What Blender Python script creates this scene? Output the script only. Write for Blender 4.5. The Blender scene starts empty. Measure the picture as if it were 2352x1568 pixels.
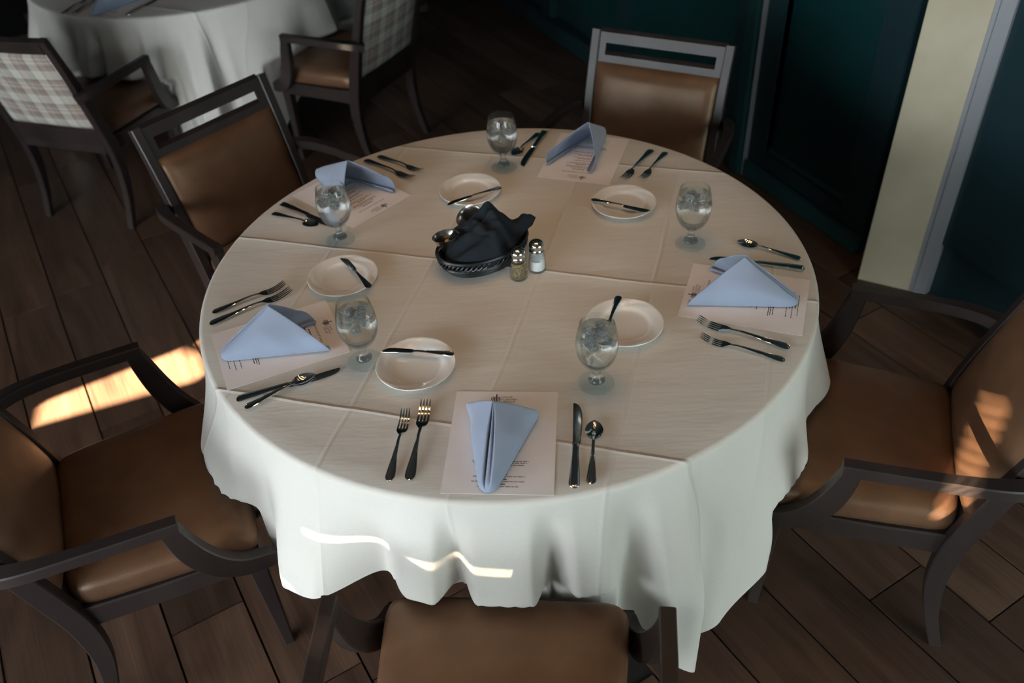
import bpy, bmesh, math, random
import numpy as np
from mathutils import Vector, Matrix, noise

random.seed(7)
scene = bpy.context.scene
COL = scene.collection
R = math.radians

# ------------------------------------------------------------------ camera
TZ = 0.762                      # height of the table top
cam_d = bpy.data.cameras.new('camera')
cam_d.sensor_width = 36.0
cam_d.lens = 1999.4 / 2352 * 36.0
cam_d.clip_start = 0.02
cam_d.dof.use_dof = True
cam_d.dof.focus_distance = 1.95
cam_d.dof.aperture_fstop = 2.6
cam = bpy.data.objects.new('camera', cam_d)
COL.objects.link(cam)
_r = Vector((0.99771599, -0.04376859, -0.05145011))
_u = Vector((0.06754853, 0.64647772, 0.75993667))
_f = Vector((0.0, 0.76167635, -0.64795767))
_m = Matrix((( _r.x, _u.x, -_f.x, 0.0029), (_r.y, _u.y, -_f.y, -1.8046), (_r.z, _u.z, -_f.z, 2.0468), (0, 0, 0, 1)))
cam.matrix_world = _m
scene.camera = cam

# ------------------------------------------------------------------ world, sun, window light, exposure
W = bpy.data.worlds.new('world')
scene.world = W
W.use_nodes = True
bg = W.node_tree.nodes['Background']
bg.inputs[0].default_value = (0.62, 0.75, 0.95, 1)
bg.inputs[1].default_value = 0.25

SUN_TAN = 0.25
SUN_EL = math.atan(SUN_TAN)
SUN_H = Vector((0.6, 0.8, 0)).normalized()
sun_dir = Vector((SUN_H.x * math.cos(SUN_EL), SUN_H.y * math.cos(SUN_EL), -math.sin(SUN_EL)))
sd = bpy.data.lights.new('sun', 'SUN')
sd.energy = 330.0
sd.angle = R(0.3)
sd.color = (1.0, 0.80, 0.56)
so = bpy.data.objects.new('sun', sd)
so.rotation_euler = sun_dir.to_track_quat('-Z', 'Y').to_euler()
COL.objects.link(so)

# room axes: planks run along A_AX, the window wall lies at N_AX = -4.2
A_AX = Vector((0.485, -0.8746, 0)).normalized()
N_AX = Vector((-A_AX.y, A_AX.x, 0))
WALL_N = -4.2
WIN_SPANS = [(-0.6, 0.9), (1.1, 2.6), (2.8, 4.3)]      # along A_AX
WIN_Z = (0.70, 2.02)
for (a0, a1) in WIN_SPANS:
    ld = bpy.data.lights.new('window_daylight', 'AREA')
    ld.shape = 'RECTANGLE'
    ld.size = a1 - a0
    ld.size_y = WIN_Z[1] - WIN_Z[0]
    ld.energy = 86.0
    ld.color = (0.86, 0.95, 1.0)
    lo = bpy.data.objects.new('window_daylight', ld)
    lo.location = A_AX * (a0 + a1) / 2 + N_AX * (WALL_N + 0.06) + Vector((0, 0, sum(WIN_Z) / 2))
    lo.rotation_euler = N_AX.to_track_quat('-Z', 'Z').to_euler()
    COL.objects.link(lo)

# a camera-side window, closed by an added shade, gives the cooler light on the near drape
FRONT_S = -3.4
SHADE = (0.55, 2.35, 0.45, 1.95)             # along the wall, then heights
S_U = Vector((0.94, 0.342, 0)); S_V = Vector((-0.342, 0.94, 0))
ld = bpy.data.lights.new('shade_daylight', 'AREA')
ld.shape = 'RECTANGLE'; ld.size = SHADE[1] - SHADE[0]; ld.size_y = SHADE[3] - SHADE[2]
ld.energy = 54.0; ld.color = (0.84, 1.0, 0.97)
lo = bpy.data.objects.new('shade_daylight', ld)
lo.location = S_V * (FRONT_S + 0.05) + S_U * (SHADE[0] + SHADE[1]) / 2 + Vector((0, 0, (SHADE[2] + SHADE[3]) / 2))
lo.rotation_euler = S_V.to_track_quat('-Z', 'Z').to_euler()
COL.objects.link(lo)

scene.cycles.max_bounces = 9
scene.cycles.transparent_max_bounces = 16
vs = scene.view_settings
vs.view_transform = 'Standard'
vs.look = 'None'
vs.exposure = 0.0
vs.gamma = 1.0
vs.use_curve_mapping = False

# ------------------------------------------------------------------ materials
def nodes(name):
    m = bpy.data.materials.new(name)
    m.use_nodes = True
    nt = m.node_tree
    b = nt.nodes['Principled BSDF']
    return m, nt, b
def N(nt, t, **kw):
    n = nt.nodes.new(t)
    for k, v in kw.items():
        setattr(n, k, v)
    return n
def plain(name, col, rough=0.5, metal=0.0, spec=0.5, **kw):
    m, nt, b = nodes(name)
    b.inputs['Base Color'].default_value = (*col, 1)
    b.inputs['Roughness'].default_value = rough
    b.inputs['Metallic'].default_value = metal
    b.inputs['Specular IOR Level'].default_value = spec
    for k, v in kw.items():
        b.inputs[k].default_value = v
    return m
def noisy(name, c0, c1, scale, rough=0.5, bump=0.0, bscale=None, stretch=(1, 1, 1), spec=0.5, detail=6, sheen=0.0):
    m, nt, b = nodes(name)
    tc = N(nt, 'ShaderNodeTexCoord')
    mp = N(nt, 'ShaderNodeMapping')
    mp.inputs['Scale'].default_value = stretch
    nt.links.new(tc.outputs['Object'], mp.inputs[0])
    nz = N(nt, 'ShaderNodeTexNoise')
    nz.inputs['Scale'].default_value = scale
    nz.inputs['Detail'].default_value = detail
    nt.links.new(mp.outputs[0], nz.inputs[0])
    cr = N(nt, 'ShaderNodeValToRGB')
    cr.color_ramp.elements[0].position = 0.3
    cr.color_ramp.elements[1].position = 0.7
    cr.color_ramp.elements[0].color = (*c0, 1)
    cr.color_ramp.elements[1].color = (*c1, 1)
    nt.links.new(nz.outputs[0], cr.inputs[0])
    nt.links.new(cr.outputs[0], b.inputs['Base Color'])
    b.inputs['Roughness'].default_value = rough
    b.inputs['Specular IOR Level'].default_value = spec
    if sheen:
        b.inputs['Sheen Weight'].default_value = sheen
    if bump:
        n2 = N(nt, 'ShaderNodeTexNoise')
        n2.inputs['Scale'].default_value = bscale or scale * 4
        n2.inputs['Detail'].default_value = 4
        nt.links.new(mp.outputs[0], n2.inputs[0])
        bp = N(nt, 'ShaderNodeBump')
        bp.inputs['Strength'].default_value = bump
        bp.inputs['Distance'].default_value = 0.002
        nt.links.new(n2.outputs[0], bp.inputs['Height'])
        nt.links.new(bp.outputs[0], b.inputs['Normal'])
    return m

def cloth_material():
    """white table linen: slub weave, and the pressed creases of its storage folds as fine relief"""
    m, nt, b = nodes('table_linen')
    L = nt.links.new
    def math_(op, a, b_=None, c=None):
        n = N(nt, 'ShaderNodeMath', operation=op)
        for i, v in enumerate((a, b_, c)):
            if v is None: continue
            if isinstance(v, (int, float)): n.inputs[i].default_value = v
            else: L(v, n.inputs[i])
        return n.outputs[0]
    tc = N(nt, 'ShaderNodeTexCoord')
    mp = N(nt, 'ShaderNodeMapping')
    mp.inputs['Rotation'].default_value = (0, 0, R(17.2))
    L(tc.outputs['Object'], mp.inputs[0])
    sp = N(nt, 'ShaderNodeSeparateXYZ')
    L(mp.outputs[0], sp.inputs[0])
    wob = N(nt, 'ShaderNodeTexNoise')
    wob.inputs['Scale'].default_value = 5
    L(mp.outputs[0], wob.inputs[0])
    w = math_('MULTIPLY_ADD', wob.outputs[0], 0.014, -0.007)
    h = None
    for axis, step, off, k in ((0, 0.2825, 0.09, 0.55), (1, 0.56, 0.0, 1.35)):
        v = math_('ADD', math_('ADD', sp.outputs[axis], w), -off + step / 2 + step * 20)
        d = math_('ABSOLUTE', math_('SUBTRACT', math_('MODULO', v, step), step / 2))
        # ridge: sharp crest + soft shoulder
        crest = math_('MULTIPLY', math_('MAXIMUM', math_('SUBTRACT', 1.0, math_('DIVIDE', d, 0.007)), 0.0), 0.0016 * k)
        sh = math_('MULTIPLY', math_('POWER', math_('MAXIMUM', math_('SUBTRACT', 1.0, math_('DIVIDE', d, 0.05)), 0.0), 2.0), 0.0020 * k)
        t = math_('ADD', crest, sh)
        h = t if h is None else math_('ADD', h, t)
    # soft waviness of the cloth
    mp2 = N(nt, 'ShaderNodeMapping')
    mp2.inputs['Rotation'].default_value = (0, 0, R(17.2))
    mp2.inputs['Scale'].default_value = (2.2, 9, 4)
    L(tc.outputs['Object'], mp2.inputs[0])
    n1 = N(nt, 'ShaderNodeTexNoise')
    n1.inputs['Scale'].default_value = 2.6
    n1.inputs['Detail'].default_value = 3
    L(mp2.outputs[0], n1.inputs[0])
    h = math_('MULTIPLY_ADD', n1.outputs[0], 0.0022, h)
    mp3 = N(nt, 'ShaderNodeMapping')
    mp3.inputs['Rotation'].default_value = (0, 0, R(17.2))
    mp3.inputs['Scale'].default_value = (60, 900, 500)
    L(tc.outputs['Object'], mp3.inputs[0])
    n2 = N(nt, 'ShaderNodeTexNoise')
    n2.inputs['Scale'].default_value = 1.0
    n2.inputs['Detail'].default_value = 2
    L(mp3.outputs[0], n2.inputs[0])
    h = math_('MULTIPLY_ADD', n2.outputs[0], 0.00018, h)
    bp = N(nt, 'ShaderNodeBump')
    bp.inputs['Strength'].default_value = 1.0
    bp.inputs['Distance'].default_value = 1.0
    L(h, bp.inputs['Height'])
    L(bp.outputs[0], b.inputs['Normal'])
    mix = N(nt, 'ShaderNodeMix', data_type='RGBA')
    mix.inputs[6].default_value = (0.645, 0.615, 0.555, 1)
    mix.inputs[7].default_value = (0.72, 0.69, 0.64, 1)
    L(n2.outputs[0], mix.inputs[0])
    L(mix.outputs[2], b.inputs['Base Color'])
    b.inputs['Roughness'].default_value = 0.85
    b.inputs['Specular IOR Level'].default_value = 0.2
    b.inputs['Sheen Weight'].default_value = 0.15
    return m

def floor_material():
    m, nt, b = nodes('walnut_plank')
    L = nt.links.new
    tc = N(nt, 'ShaderNodeTexCoord')
    oi = N(nt, 'ShaderNodeObjectInfo')
    off = N(nt, 'ShaderNodeVectorMath', operation='SCALE')
    cmb = N(nt, 'ShaderNodeCombineXYZ')
    L(oi.outputs['Random'], cmb.inputs[0]); L(oi.outputs['Random'], cmb.inputs[1])
    L(cmb.outputs[0], off.inputs[0]); off.inputs['Scale'].default_value = 37.0
    add = N(nt, 'ShaderNodeVectorMath', operation='ADD')
    L(tc.outputs['Object'], add.inputs[0]); L(off.outputs[0], add.inputs[1])
    mp = N(nt, 'ShaderNodeMapping')
    mp.inputs['Scale'].default_value = (0.9, 7, 6)
    L(add.outputs[0], mp.inputs[0])
    nz = N(nt, 'ShaderNodeTexNoise')
    nz.inputs['Scale'].default_value = 1.5
    nz.inputs['Detail'].default_value = 7
    nz.inputs['Distortion'].default_value = 1.4
    L(mp.outputs[0], nz.inputs[0])
    n3 = N(nt, 'ShaderNodeTexNoise')
    n3.inputs['Scale'].default_value = 9.0; n3.inputs['Detail'].default_value = 4
    mpf = N(nt, 'ShaderNodeMapping'); mpf.inputs['Scale'].default_value = (0.35, 22, 6)
    L(add.outputs[0], mpf.inputs[0]); L(mpf.outputs[0], n3.inputs[0])
    mx = N(nt, 'ShaderNodeMix')
    mx.inputs[0].default_value = 0.35
    L(nz.outputs[0], mx.inputs[2]); L(n3.outputs[0], mx.inputs[3])
    cr = N(nt, 'ShaderNodeValToRGB')
    e = cr.color_ramp.elements
    e[0].position = 0.35; e[0].color = (0.050, 0.026, 0.017, 1)
    e[1].position = 0.66; e[1].color = (0.125, 0.068, 0.043, 1)
    L(mx.outputs[0], cr.inputs[0])
    hs = N(nt, 'ShaderNodeHueSaturation')
    mr = N(nt, 'ShaderNodeMapRange')
    mr.inputs[3].default_value = 0.7; mr.inputs[4].default_value = 1.35
    L(oi.outputs['Random'], mr.inputs[0])
    L(mr.outputs[0], hs.inputs['Value'])
    L(cr.outputs[0], hs.inputs['Color'])
    L(hs.outputs[0], b.inputs['Base Color'])
    b.inputs['Roughness'].default_value = 0.42
    bp = N(nt, 'ShaderNodeBump')
    bp.inputs['Strength'].default_value = 0.25
    bp.inputs['Distance'].default_value = 0.002
    L(mx.outputs[0], bp.inputs['Height']); L(bp.outputs[0], b.inputs['Normal'])
    return m

def plaid_material():
    m, nt, b = nodes('plaid_fabric')
    L = nt.links.new
    tc = N(nt, 'ShaderNodeTexCoord')
    sp = N(nt, 'ShaderNodeSeparateXYZ')
    L(tc.outputs['Object'], sp.inputs[0])
    def band(axis, period, stops):
        md = N(nt, 'ShaderNodeMath', operation='WRAP')
        md.inputs[1].default_value = period; md.inputs[2].default_value = 0.0
        L(sp.outputs[axis], md.inputs[0])
        dv = N(nt, 'ShaderNodeMath', operation='DIVIDE'); dv.inputs[1].default_value = period
        L(md.outputs[0], dv.inputs[0])
        cr = N(nt, 'ShaderNodeValToRGB'); cr.color_ramp.interpolation = 'CONSTANT'
        els = cr.color_ramp.elements
        els[0].position = stops[0][0]; els[0].color = (*stops[0][1], 1)
        els[1].position = stops[1][0]; els[1].color = (*stops[1][1], 1)
        for pos, c in stops[2:]:
            el = els.new(pos); el.color = (*c, 1)
        L(dv.outputs[0], cr.inputs[0])
        return cr.outputs[0]
    pale = (0.56, 0.55, 0.48); taupe = (0.30, 0.235, 0.20); plum = (0.13, 0.10, 0.14); rose = (0.36, 0.26, 0.23)
    vx = band(0, 0.105, [(0.0, pale), (0.38, taupe), (0.52, pale), (0.55, taupe), (0.62, pale), (0.65, taupe), (0.94, plum)])
    hz = band(2, 0.118, [(0.0, pale), (0.34, taupe), (0.50, plum), (0.53, rose), (0.62, pale), (0.66, rose), (0.78, pale), (0.81, taupe), (0.95, plum)])
    mix = N(nt, 'ShaderNodeMix', data_type='RGBA'); mix.inputs[0].default_value = 0.5
    L(vx, mix.inputs[6]); L(hz, mix.inputs[7])
    L(mix.outputs[2], b.inputs['Base Color'])
    b.inputs['Roughness'].default_value = 0.9
    wv = N(nt, 'ShaderNodeTexNoise'); wv.inputs['Scale'].default_value = 600
    L(tc.outputs['Object'], wv.inputs[0])
    bp = N(nt, 'ShaderNodeBump'); bp.inputs['Strength'].default_value = 0.3; bp.inputs['Distance'].default_value = 0.001
    L(wv.outputs[0], bp.inputs['Height']); L(bp.outputs[0], b.inputs['Normal'])
    return m

def napkin_material(name, c0, c1, sheen=0.25):
    m, nt, b = nodes(name)
    L = nt.links.new
    tc = N(nt, 'ShaderNodeTexCoord')
    nz = N(nt, 'ShaderNodeTexNoise'); nz.inputs['Scale'].default_value = 900; nz.inputs['Detail'].default_value = 2
    L(tc.outputs['Object'], nz.inputs[0])
    mix = N(nt, 'ShaderNodeMix', data_type='RGBA')
    mix.inputs[6].default_value = (*c0, 1); mix.inputs[7].default_value = (*c1, 1)
    L(nz.outputs[0], mix.inputs[0]); L(mix.outputs[2], b.inputs['Base Color'])
    b.inputs['Roughness'].default_value = 0.78
    b.inputs['Specular IOR Level'].default_value = 0.25
    b.inputs['Sheen Weight'].default_value = sheen
    bp = N(nt, 'ShaderNodeBump'); bp.inputs['Strength'].default_value = 0.15; bp.inputs['Distance'].default_value = 0.0006
    L(nz.outputs[0], bp.inputs['Height']); L(bp.outputs[0], b.inputs['Normal'])
    return m

def pepper_material():
    m, nt, b = nodes('ground_pepper')
    L = nt.links.new
    tc = N(nt, 'ShaderNodeTexCoord')
    v = N(nt, 'ShaderNodeTexVoronoi'); v.inputs['Scale'].default_value = 900
    L(tc.outputs['Object'], v.inputs[0])
    sp = N(nt, 'ShaderNodeSeparateColor'); L(v.outputs['Color'], sp.inputs[0])
    cr = N(nt, 'ShaderNodeValToRGB'); e = cr.color_ramp.elements
    e[0].position = 0.35; e[0].color = (0.03, 0.022, 0.014, 1)
    e[1].position = 0.8; e[1].color = (0.42, 0.32, 0.17, 1)
    L(sp.outputs[0], cr.inputs[0]); L(cr.outputs[0], b.inputs['Base Color'])
    b.inputs['Roughness'].default_value = 0.9
    return m

def glass_material(name, ior, tint=(1, 1, 1), rough=0.0):
    m, nt, b = nodes(name)
    b.inputs['Base Color'].default_value = (*tint, 1)
    b.inputs['Roughness'].default_value = rough
    b.inputs['IOR'].default_value = ior
    b.inputs['Transmission Weight'].default_value = 1.0
    return m

def clear_liquid(name, ior, straight):
    """refracting body through which a share of the light passes undeviated"""
    m, nt, b = nodes(name)
    L = nt.links.new
    nt.nodes.remove(b)
    out = nt.nodes['Material Output']
    gl = N(nt, 'ShaderNodeBsdfGlass'); gl.inputs['IOR'].default_value = ior; gl.inputs['Roughness'].default_value = 0.0
    tr = N(nt, 'ShaderNodeBsdfTransparent'); tr.inputs[0].default_value = (0.985, 1, 0.995, 1)
    mx = N(nt, 'ShaderNodeMixShader'); mx.inputs[0].default_value = straight
    L(gl.outputs[0], mx.inputs[1]); L(tr.outputs[0], mx.inputs[2]); L(mx.outputs[0], out.inputs[0])
    return m

def ice_material():
    m, nt, b = nodes('cloudy_ice')
    L = nt.links.new
    nt.nodes.remove(b)
    out = nt.nodes['Material Output']
    tc = N(nt, 'ShaderNodeTexCoord')
    nz = N(nt, 'ShaderNodeTexNoise'); nz.inputs['Scale'].default_value = 2.2; nz.inputs['Detail'].default_value = 5; nz.inputs['Distortion'].default_value = 2.0
    L(tc.outputs['Object'], nz.inputs[0])
    cr = N(nt, 'ShaderNodeValToRGB'); e = cr.color_ramp.elements
    e[0].position = 0.38; e[0].color = (0.30, 0.30, 0.30, 1); e[1].position = 0.60; e[1].color = (0.95, 0.95, 0.95, 1)
    L(nz.outputs[0], cr.inputs[0])
    bp = N(nt, 'ShaderNodeBump'); bp.inputs['Strength'].default_value = 0.9; bp.inputs['Distance'].default_value = 0.15
    L(nz.outputs[0], bp.inputs['Height'])
    gl = N(nt, 'ShaderNodeBsdfGlass'); gl.inputs['IOR'].default_value = 1.22; gl.inputs['Roughness'].default_value = 0.05
    df = N(nt, 'ShaderNodeBsdfDiffuse'); df.inputs[0].default_value = (0.93, 0.96, 0.96, 1)
    tl = N(nt, 'ShaderNodeBsdfTranslucent'); tl.inputs[0].default_value = (0.93, 0.96, 0.96, 1)
    gs = N(nt, 'ShaderNodeBsdfGlossy'); gs.inputs['Roughness'].default_value = 0.08
    for n_ in (gl, df, gs): L(bp.outputs[0], n_.inputs['Normal'])
    m1 = N(nt, 'ShaderNodeMixShader'); m1.inputs[0].default_value = 0.5
    L(df.outputs[0], m1.inputs[1]); L(tl.outputs[0], m1.inputs[2])
    m2 = N(nt, 'ShaderNodeMixShader'); L(cr.outputs[0], m2.inputs[0]); L(gl.outputs[0], m2.inputs[1]); L(m1.outputs[0], m2.inputs[2])
    m3 = N(nt, 'ShaderNodeMixShader'); m3.inputs[0].default_value = 0.08; L(m2.outputs[0], m3.inputs[1]); L(gs.outputs[0], m3.inputs[2])
    L(m3.outputs[0], out.inputs[0])
    return m

def thin_glass(name, tint, fres=0.9, base=0.045):
    """thin blown glass: mirror-like at grazing angles, clear elsewhere"""
    m, nt, b = nodes(name)
    L = nt.links.new
    nt.nodes.remove(b)
    out = nt.nodes['Material Output']
    tr = N(nt, 'ShaderNodeBsdfTransparent')
    lw = N(nt, 'ShaderNodeLayerWeight'); lw.inputs[0].default_value = 0.5
    pw = N(nt, 'ShaderNodeMath', operation='POWER'); pw.inputs[1].default_value = 5.0
    fr = N(nt, 'ShaderNodeMath', operation='MULTIPLY_ADD'); fr.inputs[1].default_value = fres; fr.inputs[2].default_value = base
    L(lw.outputs['Facing'], pw.inputs[0]); L(pw.outputs[0], fr.inputs[0])
    p2 = N(nt, 'ShaderNodeMath', operation='POWER'); p2.inputs[1].default_value = 4.0
    L(lw.outputs['Facing'], p2.inputs[0])
    mc = N(nt, 'ShaderNodeMix', data_type='RGBA')
    mc.inputs[6].default_value = (0.985, 0.995, 0.99, 1); mc.inputs[7].default_value = (*tint, 1)
    L(p2.outputs[0], mc.inputs[0]); L(mc.outputs[2], tr.inputs[0])
    gl = N(nt, 'ShaderNodeBsdfGlossy'); gl.inputs['Roughness'].default_value = 0.02
    mx = N(nt, 'ShaderNodeMixShader')
    L(fr.outputs[0], mx.inputs[0]); L(tr.outputs[0], mx.inputs[1]); L(gl.outputs[0], mx.inputs[2])
    L(mx.outputs[0], out.inputs[0])
    return m

M = {}
M['linen'] = cloth_material()
M['floor'] = floor_material()
M['floor_gap'] = plain('floor_gap', (0.012, 0.007, 0.005), 0.9)
M['plaid'] = plaid_material()
M['napkin'] = napkin_material('blue_napkin', (0.245, 0.295, 0.40), (0.305, 0.355, 0.465))
M['black_napkin'] = napkin_material('black_napkin', (0.006, 0.011, 0.016), (0.011, 0.017, 0.024), 0.0)
M['wood'] = noisy('espresso_wood', (0.022, 0.016, 0.015), (0.040, 0.029, 0.026), 9, 0.36, 0.05, 60, (1, 1, 0.15), spec=0.42)
M['leather'] = noisy('brown_leather', (0.115, 0.058, 0.032), (0.158, 0.080, 0.044), 14, 0.35, 0.22, 420, spec=0.6)
M['leather'].node_tree.nodes['Principled BSDF'].inputs['Specular Tint'].default_value = (1.0, 0.82, 0.62, 1)
M['metal'] = plain('polished_steel', (0.66, 0.64, 0.61), 0.10, 1.0)
M['cup_metal'] = plain('brushed_steel', (0.55, 0.50, 0.46), 0.24, 1.0)
M['china'] = plain('white_china', (0.83, 0.82, 0.79), 0.10, 0, 0.6)
M['paper'] = noisy('menu_paper', (0.86, 0.815, 0.81), (0.88, 0.84, 0.835), 40, 0.8, spec=0.2)
M['ink'] = plain('dark_ink', (0.030, 0.026, 0.032), 0.7)
M['ink_blue'] = plain('navy_ink', (0.018, 0.038, 0.085), 0.7)
M['glass'] = glass_material('goblet_glass', 1.48, (0.97, 1.0, 0.99))
M['thin_glass'] = thin_glass('thin_goblet_glass', (0.50, 0.58, 0.56))
M['foot_glass'] = thin_glass('foot_glass', (0.95, 0.98, 0.97), 0.0, 0.06)
M['water'] = clear_liquid('ice_water', 1.33, 0.38)
M['stem_glass'] = clear_liquid('stem_glass', 1.48, 0.30)
M['ice'] = ice_material()
M['pepper'] = pepper_material()
M['salt'] = noisy('salt', (0.80, 0.81, 0.84), (0.88, 0.88, 0.90), 500, 0.85)
M['wicker'] = plain('black_wicker', (0.010, 0.012, 0.014), 0.35)
M['butter'] = noisy('butter', (0.62, 0.40, 0.20), (0.80, 0.62, 0.36), 60, 0.45)
M['teal_wall'] = noisy('teal_panel', (0.010, 0.028, 0.036), (0.014, 0.038, 0.046), 3, 0.34)
M['teal_trim'] = plain('teal_trim', (0.016, 0.058, 0.062), 0.30)
M['dark_glass'] = plain('dark_door_glass', (0.006, 0.036, 0.038), 0.12, 0, 0.5)
M['plaster'] = noisy('cream_plaster', (0.40, 0.34, 0.245), (0.46, 0.395, 0.29), 7, 0.75, 0.12, 120)
M['jamb'] = noisy('grey_jamb', (0.20, 0.20, 0.22), (0.26, 0.26, 0.28), 10, 0.5, 0.1, 40, (1, 1, 0.1))
M['ceiling'] = plain('dark_ceiling', (0.060, 0.064, 0.066), 0.8)
M['wall'] = plain('dim_wall', (0.15, 0.16, 0.16), 0.8)
M['frame_paint'] = plain('window_frame', (0.30, 0.28, 0.26), 0.5)
M['can'] = plain('lamp_can', (0.4, 0.38, 0.35), 0.3, 1.0)
M['glide'] = plain('foot_glide', (0.55, 0.53, 0.50), 0.35, 1.0)

# ------------------------------------------------------------------ mesh helpers
class MB:
    def __init__(s):
        s.v = []; s.f = []
    def add(s, verts, faces):
        o = len(s.v)
        s.v += [tuple(p) for p in verts]
        s.f += [tuple(i + o for i in fc) for fc in faces]
        return s
    def box(s, x0, x1, y0, y1, z0, z1, mat=None, bev=0.0):
        if bev <= 0:
            vs_ = [(x0, y0, z0), (x1, y0, z0), (x1, y1, z0), (x0, y1, z0), (x0, y0, z1), (x1, y0, z1), (x1, y1, z1), (x0, y1, z1)]
            fs = [(3, 2, 1, 0), (4, 5, 6, 7), (0, 1, 5, 4), (1, 2, 6, 5), (2, 3, 7, 6), (3, 0, 4, 7)]
        else:
            bm = bmesh.new()
            bmesh.ops.create_cube(bm, size=1)
            for v in bm.verts:
                v.co = Vector((x0 + (v.co.x + .5) * (x1 - x0), y0 + (v.co.y + .5) * (y1 - y0), z0 + (v.co.z + .5) * (z1 - z0)))
            bmesh.ops.bevel(bm, geom=list(bm.edges), offset=bev, segments=2, affect='EDGES')
            bm.verts.index_update()
            vs_ = [tuple(v.co) for v in bm.verts]
            fs = [tuple(v.index for v in f.verts) for f in bm.faces]
            bm.free()
        if mat is not None:
            vs_ = [tuple(mat @ Vector(p)) for p in vs_]
        return s.add(vs_, fs)
    def loft(s, secs, cap=True, closed=False):
        n = len(secs[0])
        vs_ = [p for sec in secs for p in sec]
        fs = []
        k = len(secs)
        for i in range(k if closed else k - 1):
            j = (i + 1) % k
            for a in range(n):
                b_ = (a + 1) % n
                fs.append((i * n + a, i * n + b_, j * n + b_, j * n + a))
        if cap and not closed:
            fs.append(tuple(range(n - 1, -1, -1)))
            fs.append(tuple((k - 1) * n + a for a in range(n)))
        return s.add(vs_, fs)
    def grid(s, rows):
        n = len(rows[0]); k = len(rows)
        vs_ = [p for r_ in rows for p in r_]
        fs = [(i * n + a, i * n + a + 1, (i + 1) * n + a + 1, (i + 1) * n + a) for i in range(k - 1) for a in range(n - 1)]
        return s.add(vs_, fs)
    def lathe(s, prof, n=48, c=(0, 0, 0), mod=None):
        vs_ = []; idx = []
        for (r_, z) in prof:
            if r_ < 1e-6:
                idx.append([len(vs_)]); vs_.append((c[0], c[1], c[2] + z))
            else:
                row = []
                for a in range(n):
                    t = 2 * math.pi * a / n
                    rr, zz = (r_, z) if mod is None else mod(r_, z, t)
                    row.append(len(vs_)); vs_.append((c[0] + rr * math.cos(t), c[1] + rr * math.sin(t), c[2] + zz))
                idx.append(row)
        fs = []
        for i in range(len(idx) - 1):
            p, q = idx[i], idx[i + 1]
            for a in range(n):
                b_ = (a + 1) % n
                if len(p) == 1 and len(q) == 1: break
                if len(p) == 1: fs.append((p[0], q[a], q[b_]))
                elif len(q) == 1: fs.append((p[a], p[b_], q[0]))
                else: fs.append((p[a], p[b_], q[b_], q[a]))
        return s.add(vs_, fs)
    def tube(s, pts, rad, n=8, closed=False):
        pts = [Vector(p) for p in pts]
        secs = []
        k = len(pts)
        up = Vector((0, 0, 1))
        for i, p in enumerate(pts):
            if closed: t = pts[(i + 1) % k] - pts[i - 1]
            else: t = pts[min(i + 1, k - 1)] - pts[max(i - 1, 0)]
            t.normalize()
            a = t.cross(up)
            if a.length < 1e-4: a = Vector((1, 0, 0))
            a.normalize(); b_ = t.cross(a)
            r_ = rad[i] if isinstance(rad, (list, tuple)) else rad
            secs.append([p + a * math.cos(2 * math.pi * j / n) * r_ + b_ * math.sin(2 * math.pi * j / n) * r_ for j in range(n)])
        return s.loft(secs, cap=not closed, closed=closed)
    def mesh(s, name, smooth=True, angle=40):
        me = bpy.data.meshes.new(name)
        me.from_pydata([tuple(p) for p in s.v], [], s.f)
        me.validate()
        bm = bmesh.new(); bm.from_mesh(me)
        bmesh.ops.remove_doubles(bm, verts=bm.verts, dist=1e-6)
        bmesh.ops.recalc_face_normals(bm, faces=bm.faces)
        if smooth:
            ca = math.cos(R(angle))
            for f in bm.faces: f.smooth = True
            for e in bm.edges:
                if len(e.link_faces) == 2 and e.link_faces[0].normal.dot(e.link_faces[1].normal) < ca:
                    e.smooth = False
        bm.to_mesh(me); bm.free()
        return me
    def obj(s, name, mat, parent=None, smooth=True, angle=40):
        me = s.mesh(name, smooth, angle)
        me.materials.append(M[mat])
        return link(name, me, parent)

def link(name, data, parent=None):
    o = bpy.data.objects.new(name, data)
    COL.objects.link(o)
    if parent is not None: o.parent = parent
    return o
def tag(o, label, cat, group=None):
    o['label'] = label; o['category'] = cat
    if group: o['group'] = group
    return o
def thing(name, label, cat, loc=(0, 0, 0), rz=0.0, group=None):
    o = link(name, None)
    o.location = loc; o.rotation_euler = (0, 0, rz)
    return tag(o, label, cat, group)
def struct(o):
    o['kind'] = 'structure'
    return o
def copy_tree(o, parent=None):
    c = o.copy(); COL.objects.link(c); c.parent = parent
    for ch in list(o.children):
        copy_tree(ch, c)
    return c
def lerp(a, b, t): return a + (b - a) * t
def smooth01(t):
    t = max(0.0, min(1.0, t)); return t * t * (3 - 2 * t)
def interp(tab, x):
    for (x0, y0), (x1, y1) in zip(tab, tab[1:]):
        if x <= x1:
            t = (x - x0) / (x1 - x0) if x1 > x0 else 0
            return lerp(y0, y1, max(0, t))
    return tab[-1][1]
def catmull(pts, n):
    """n samples per span through pts (tuples of any size)"""
    P_ = [np.array(p, float) for p in pts]
    P_ = [2 * P_[0] - P_[1]] + P_ + [2 * P_[-1] - P_[-2]]
    out = []
    for i in range(1, len(P_) - 2):
        a, b_, c, d = P_[i - 1], P_[i], P_[i + 1], P_[i + 2]
        for k in range(n):
            t = k / n
            out.append(0.5 * (2 * b_ + (c - a) * t + (2 * a - 5 * b_ + 4 * c - d) * t * t + (3 * b_ - a - 3 * c + d) * t ** 3))
    out.append(P_[-2])
    return out

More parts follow.
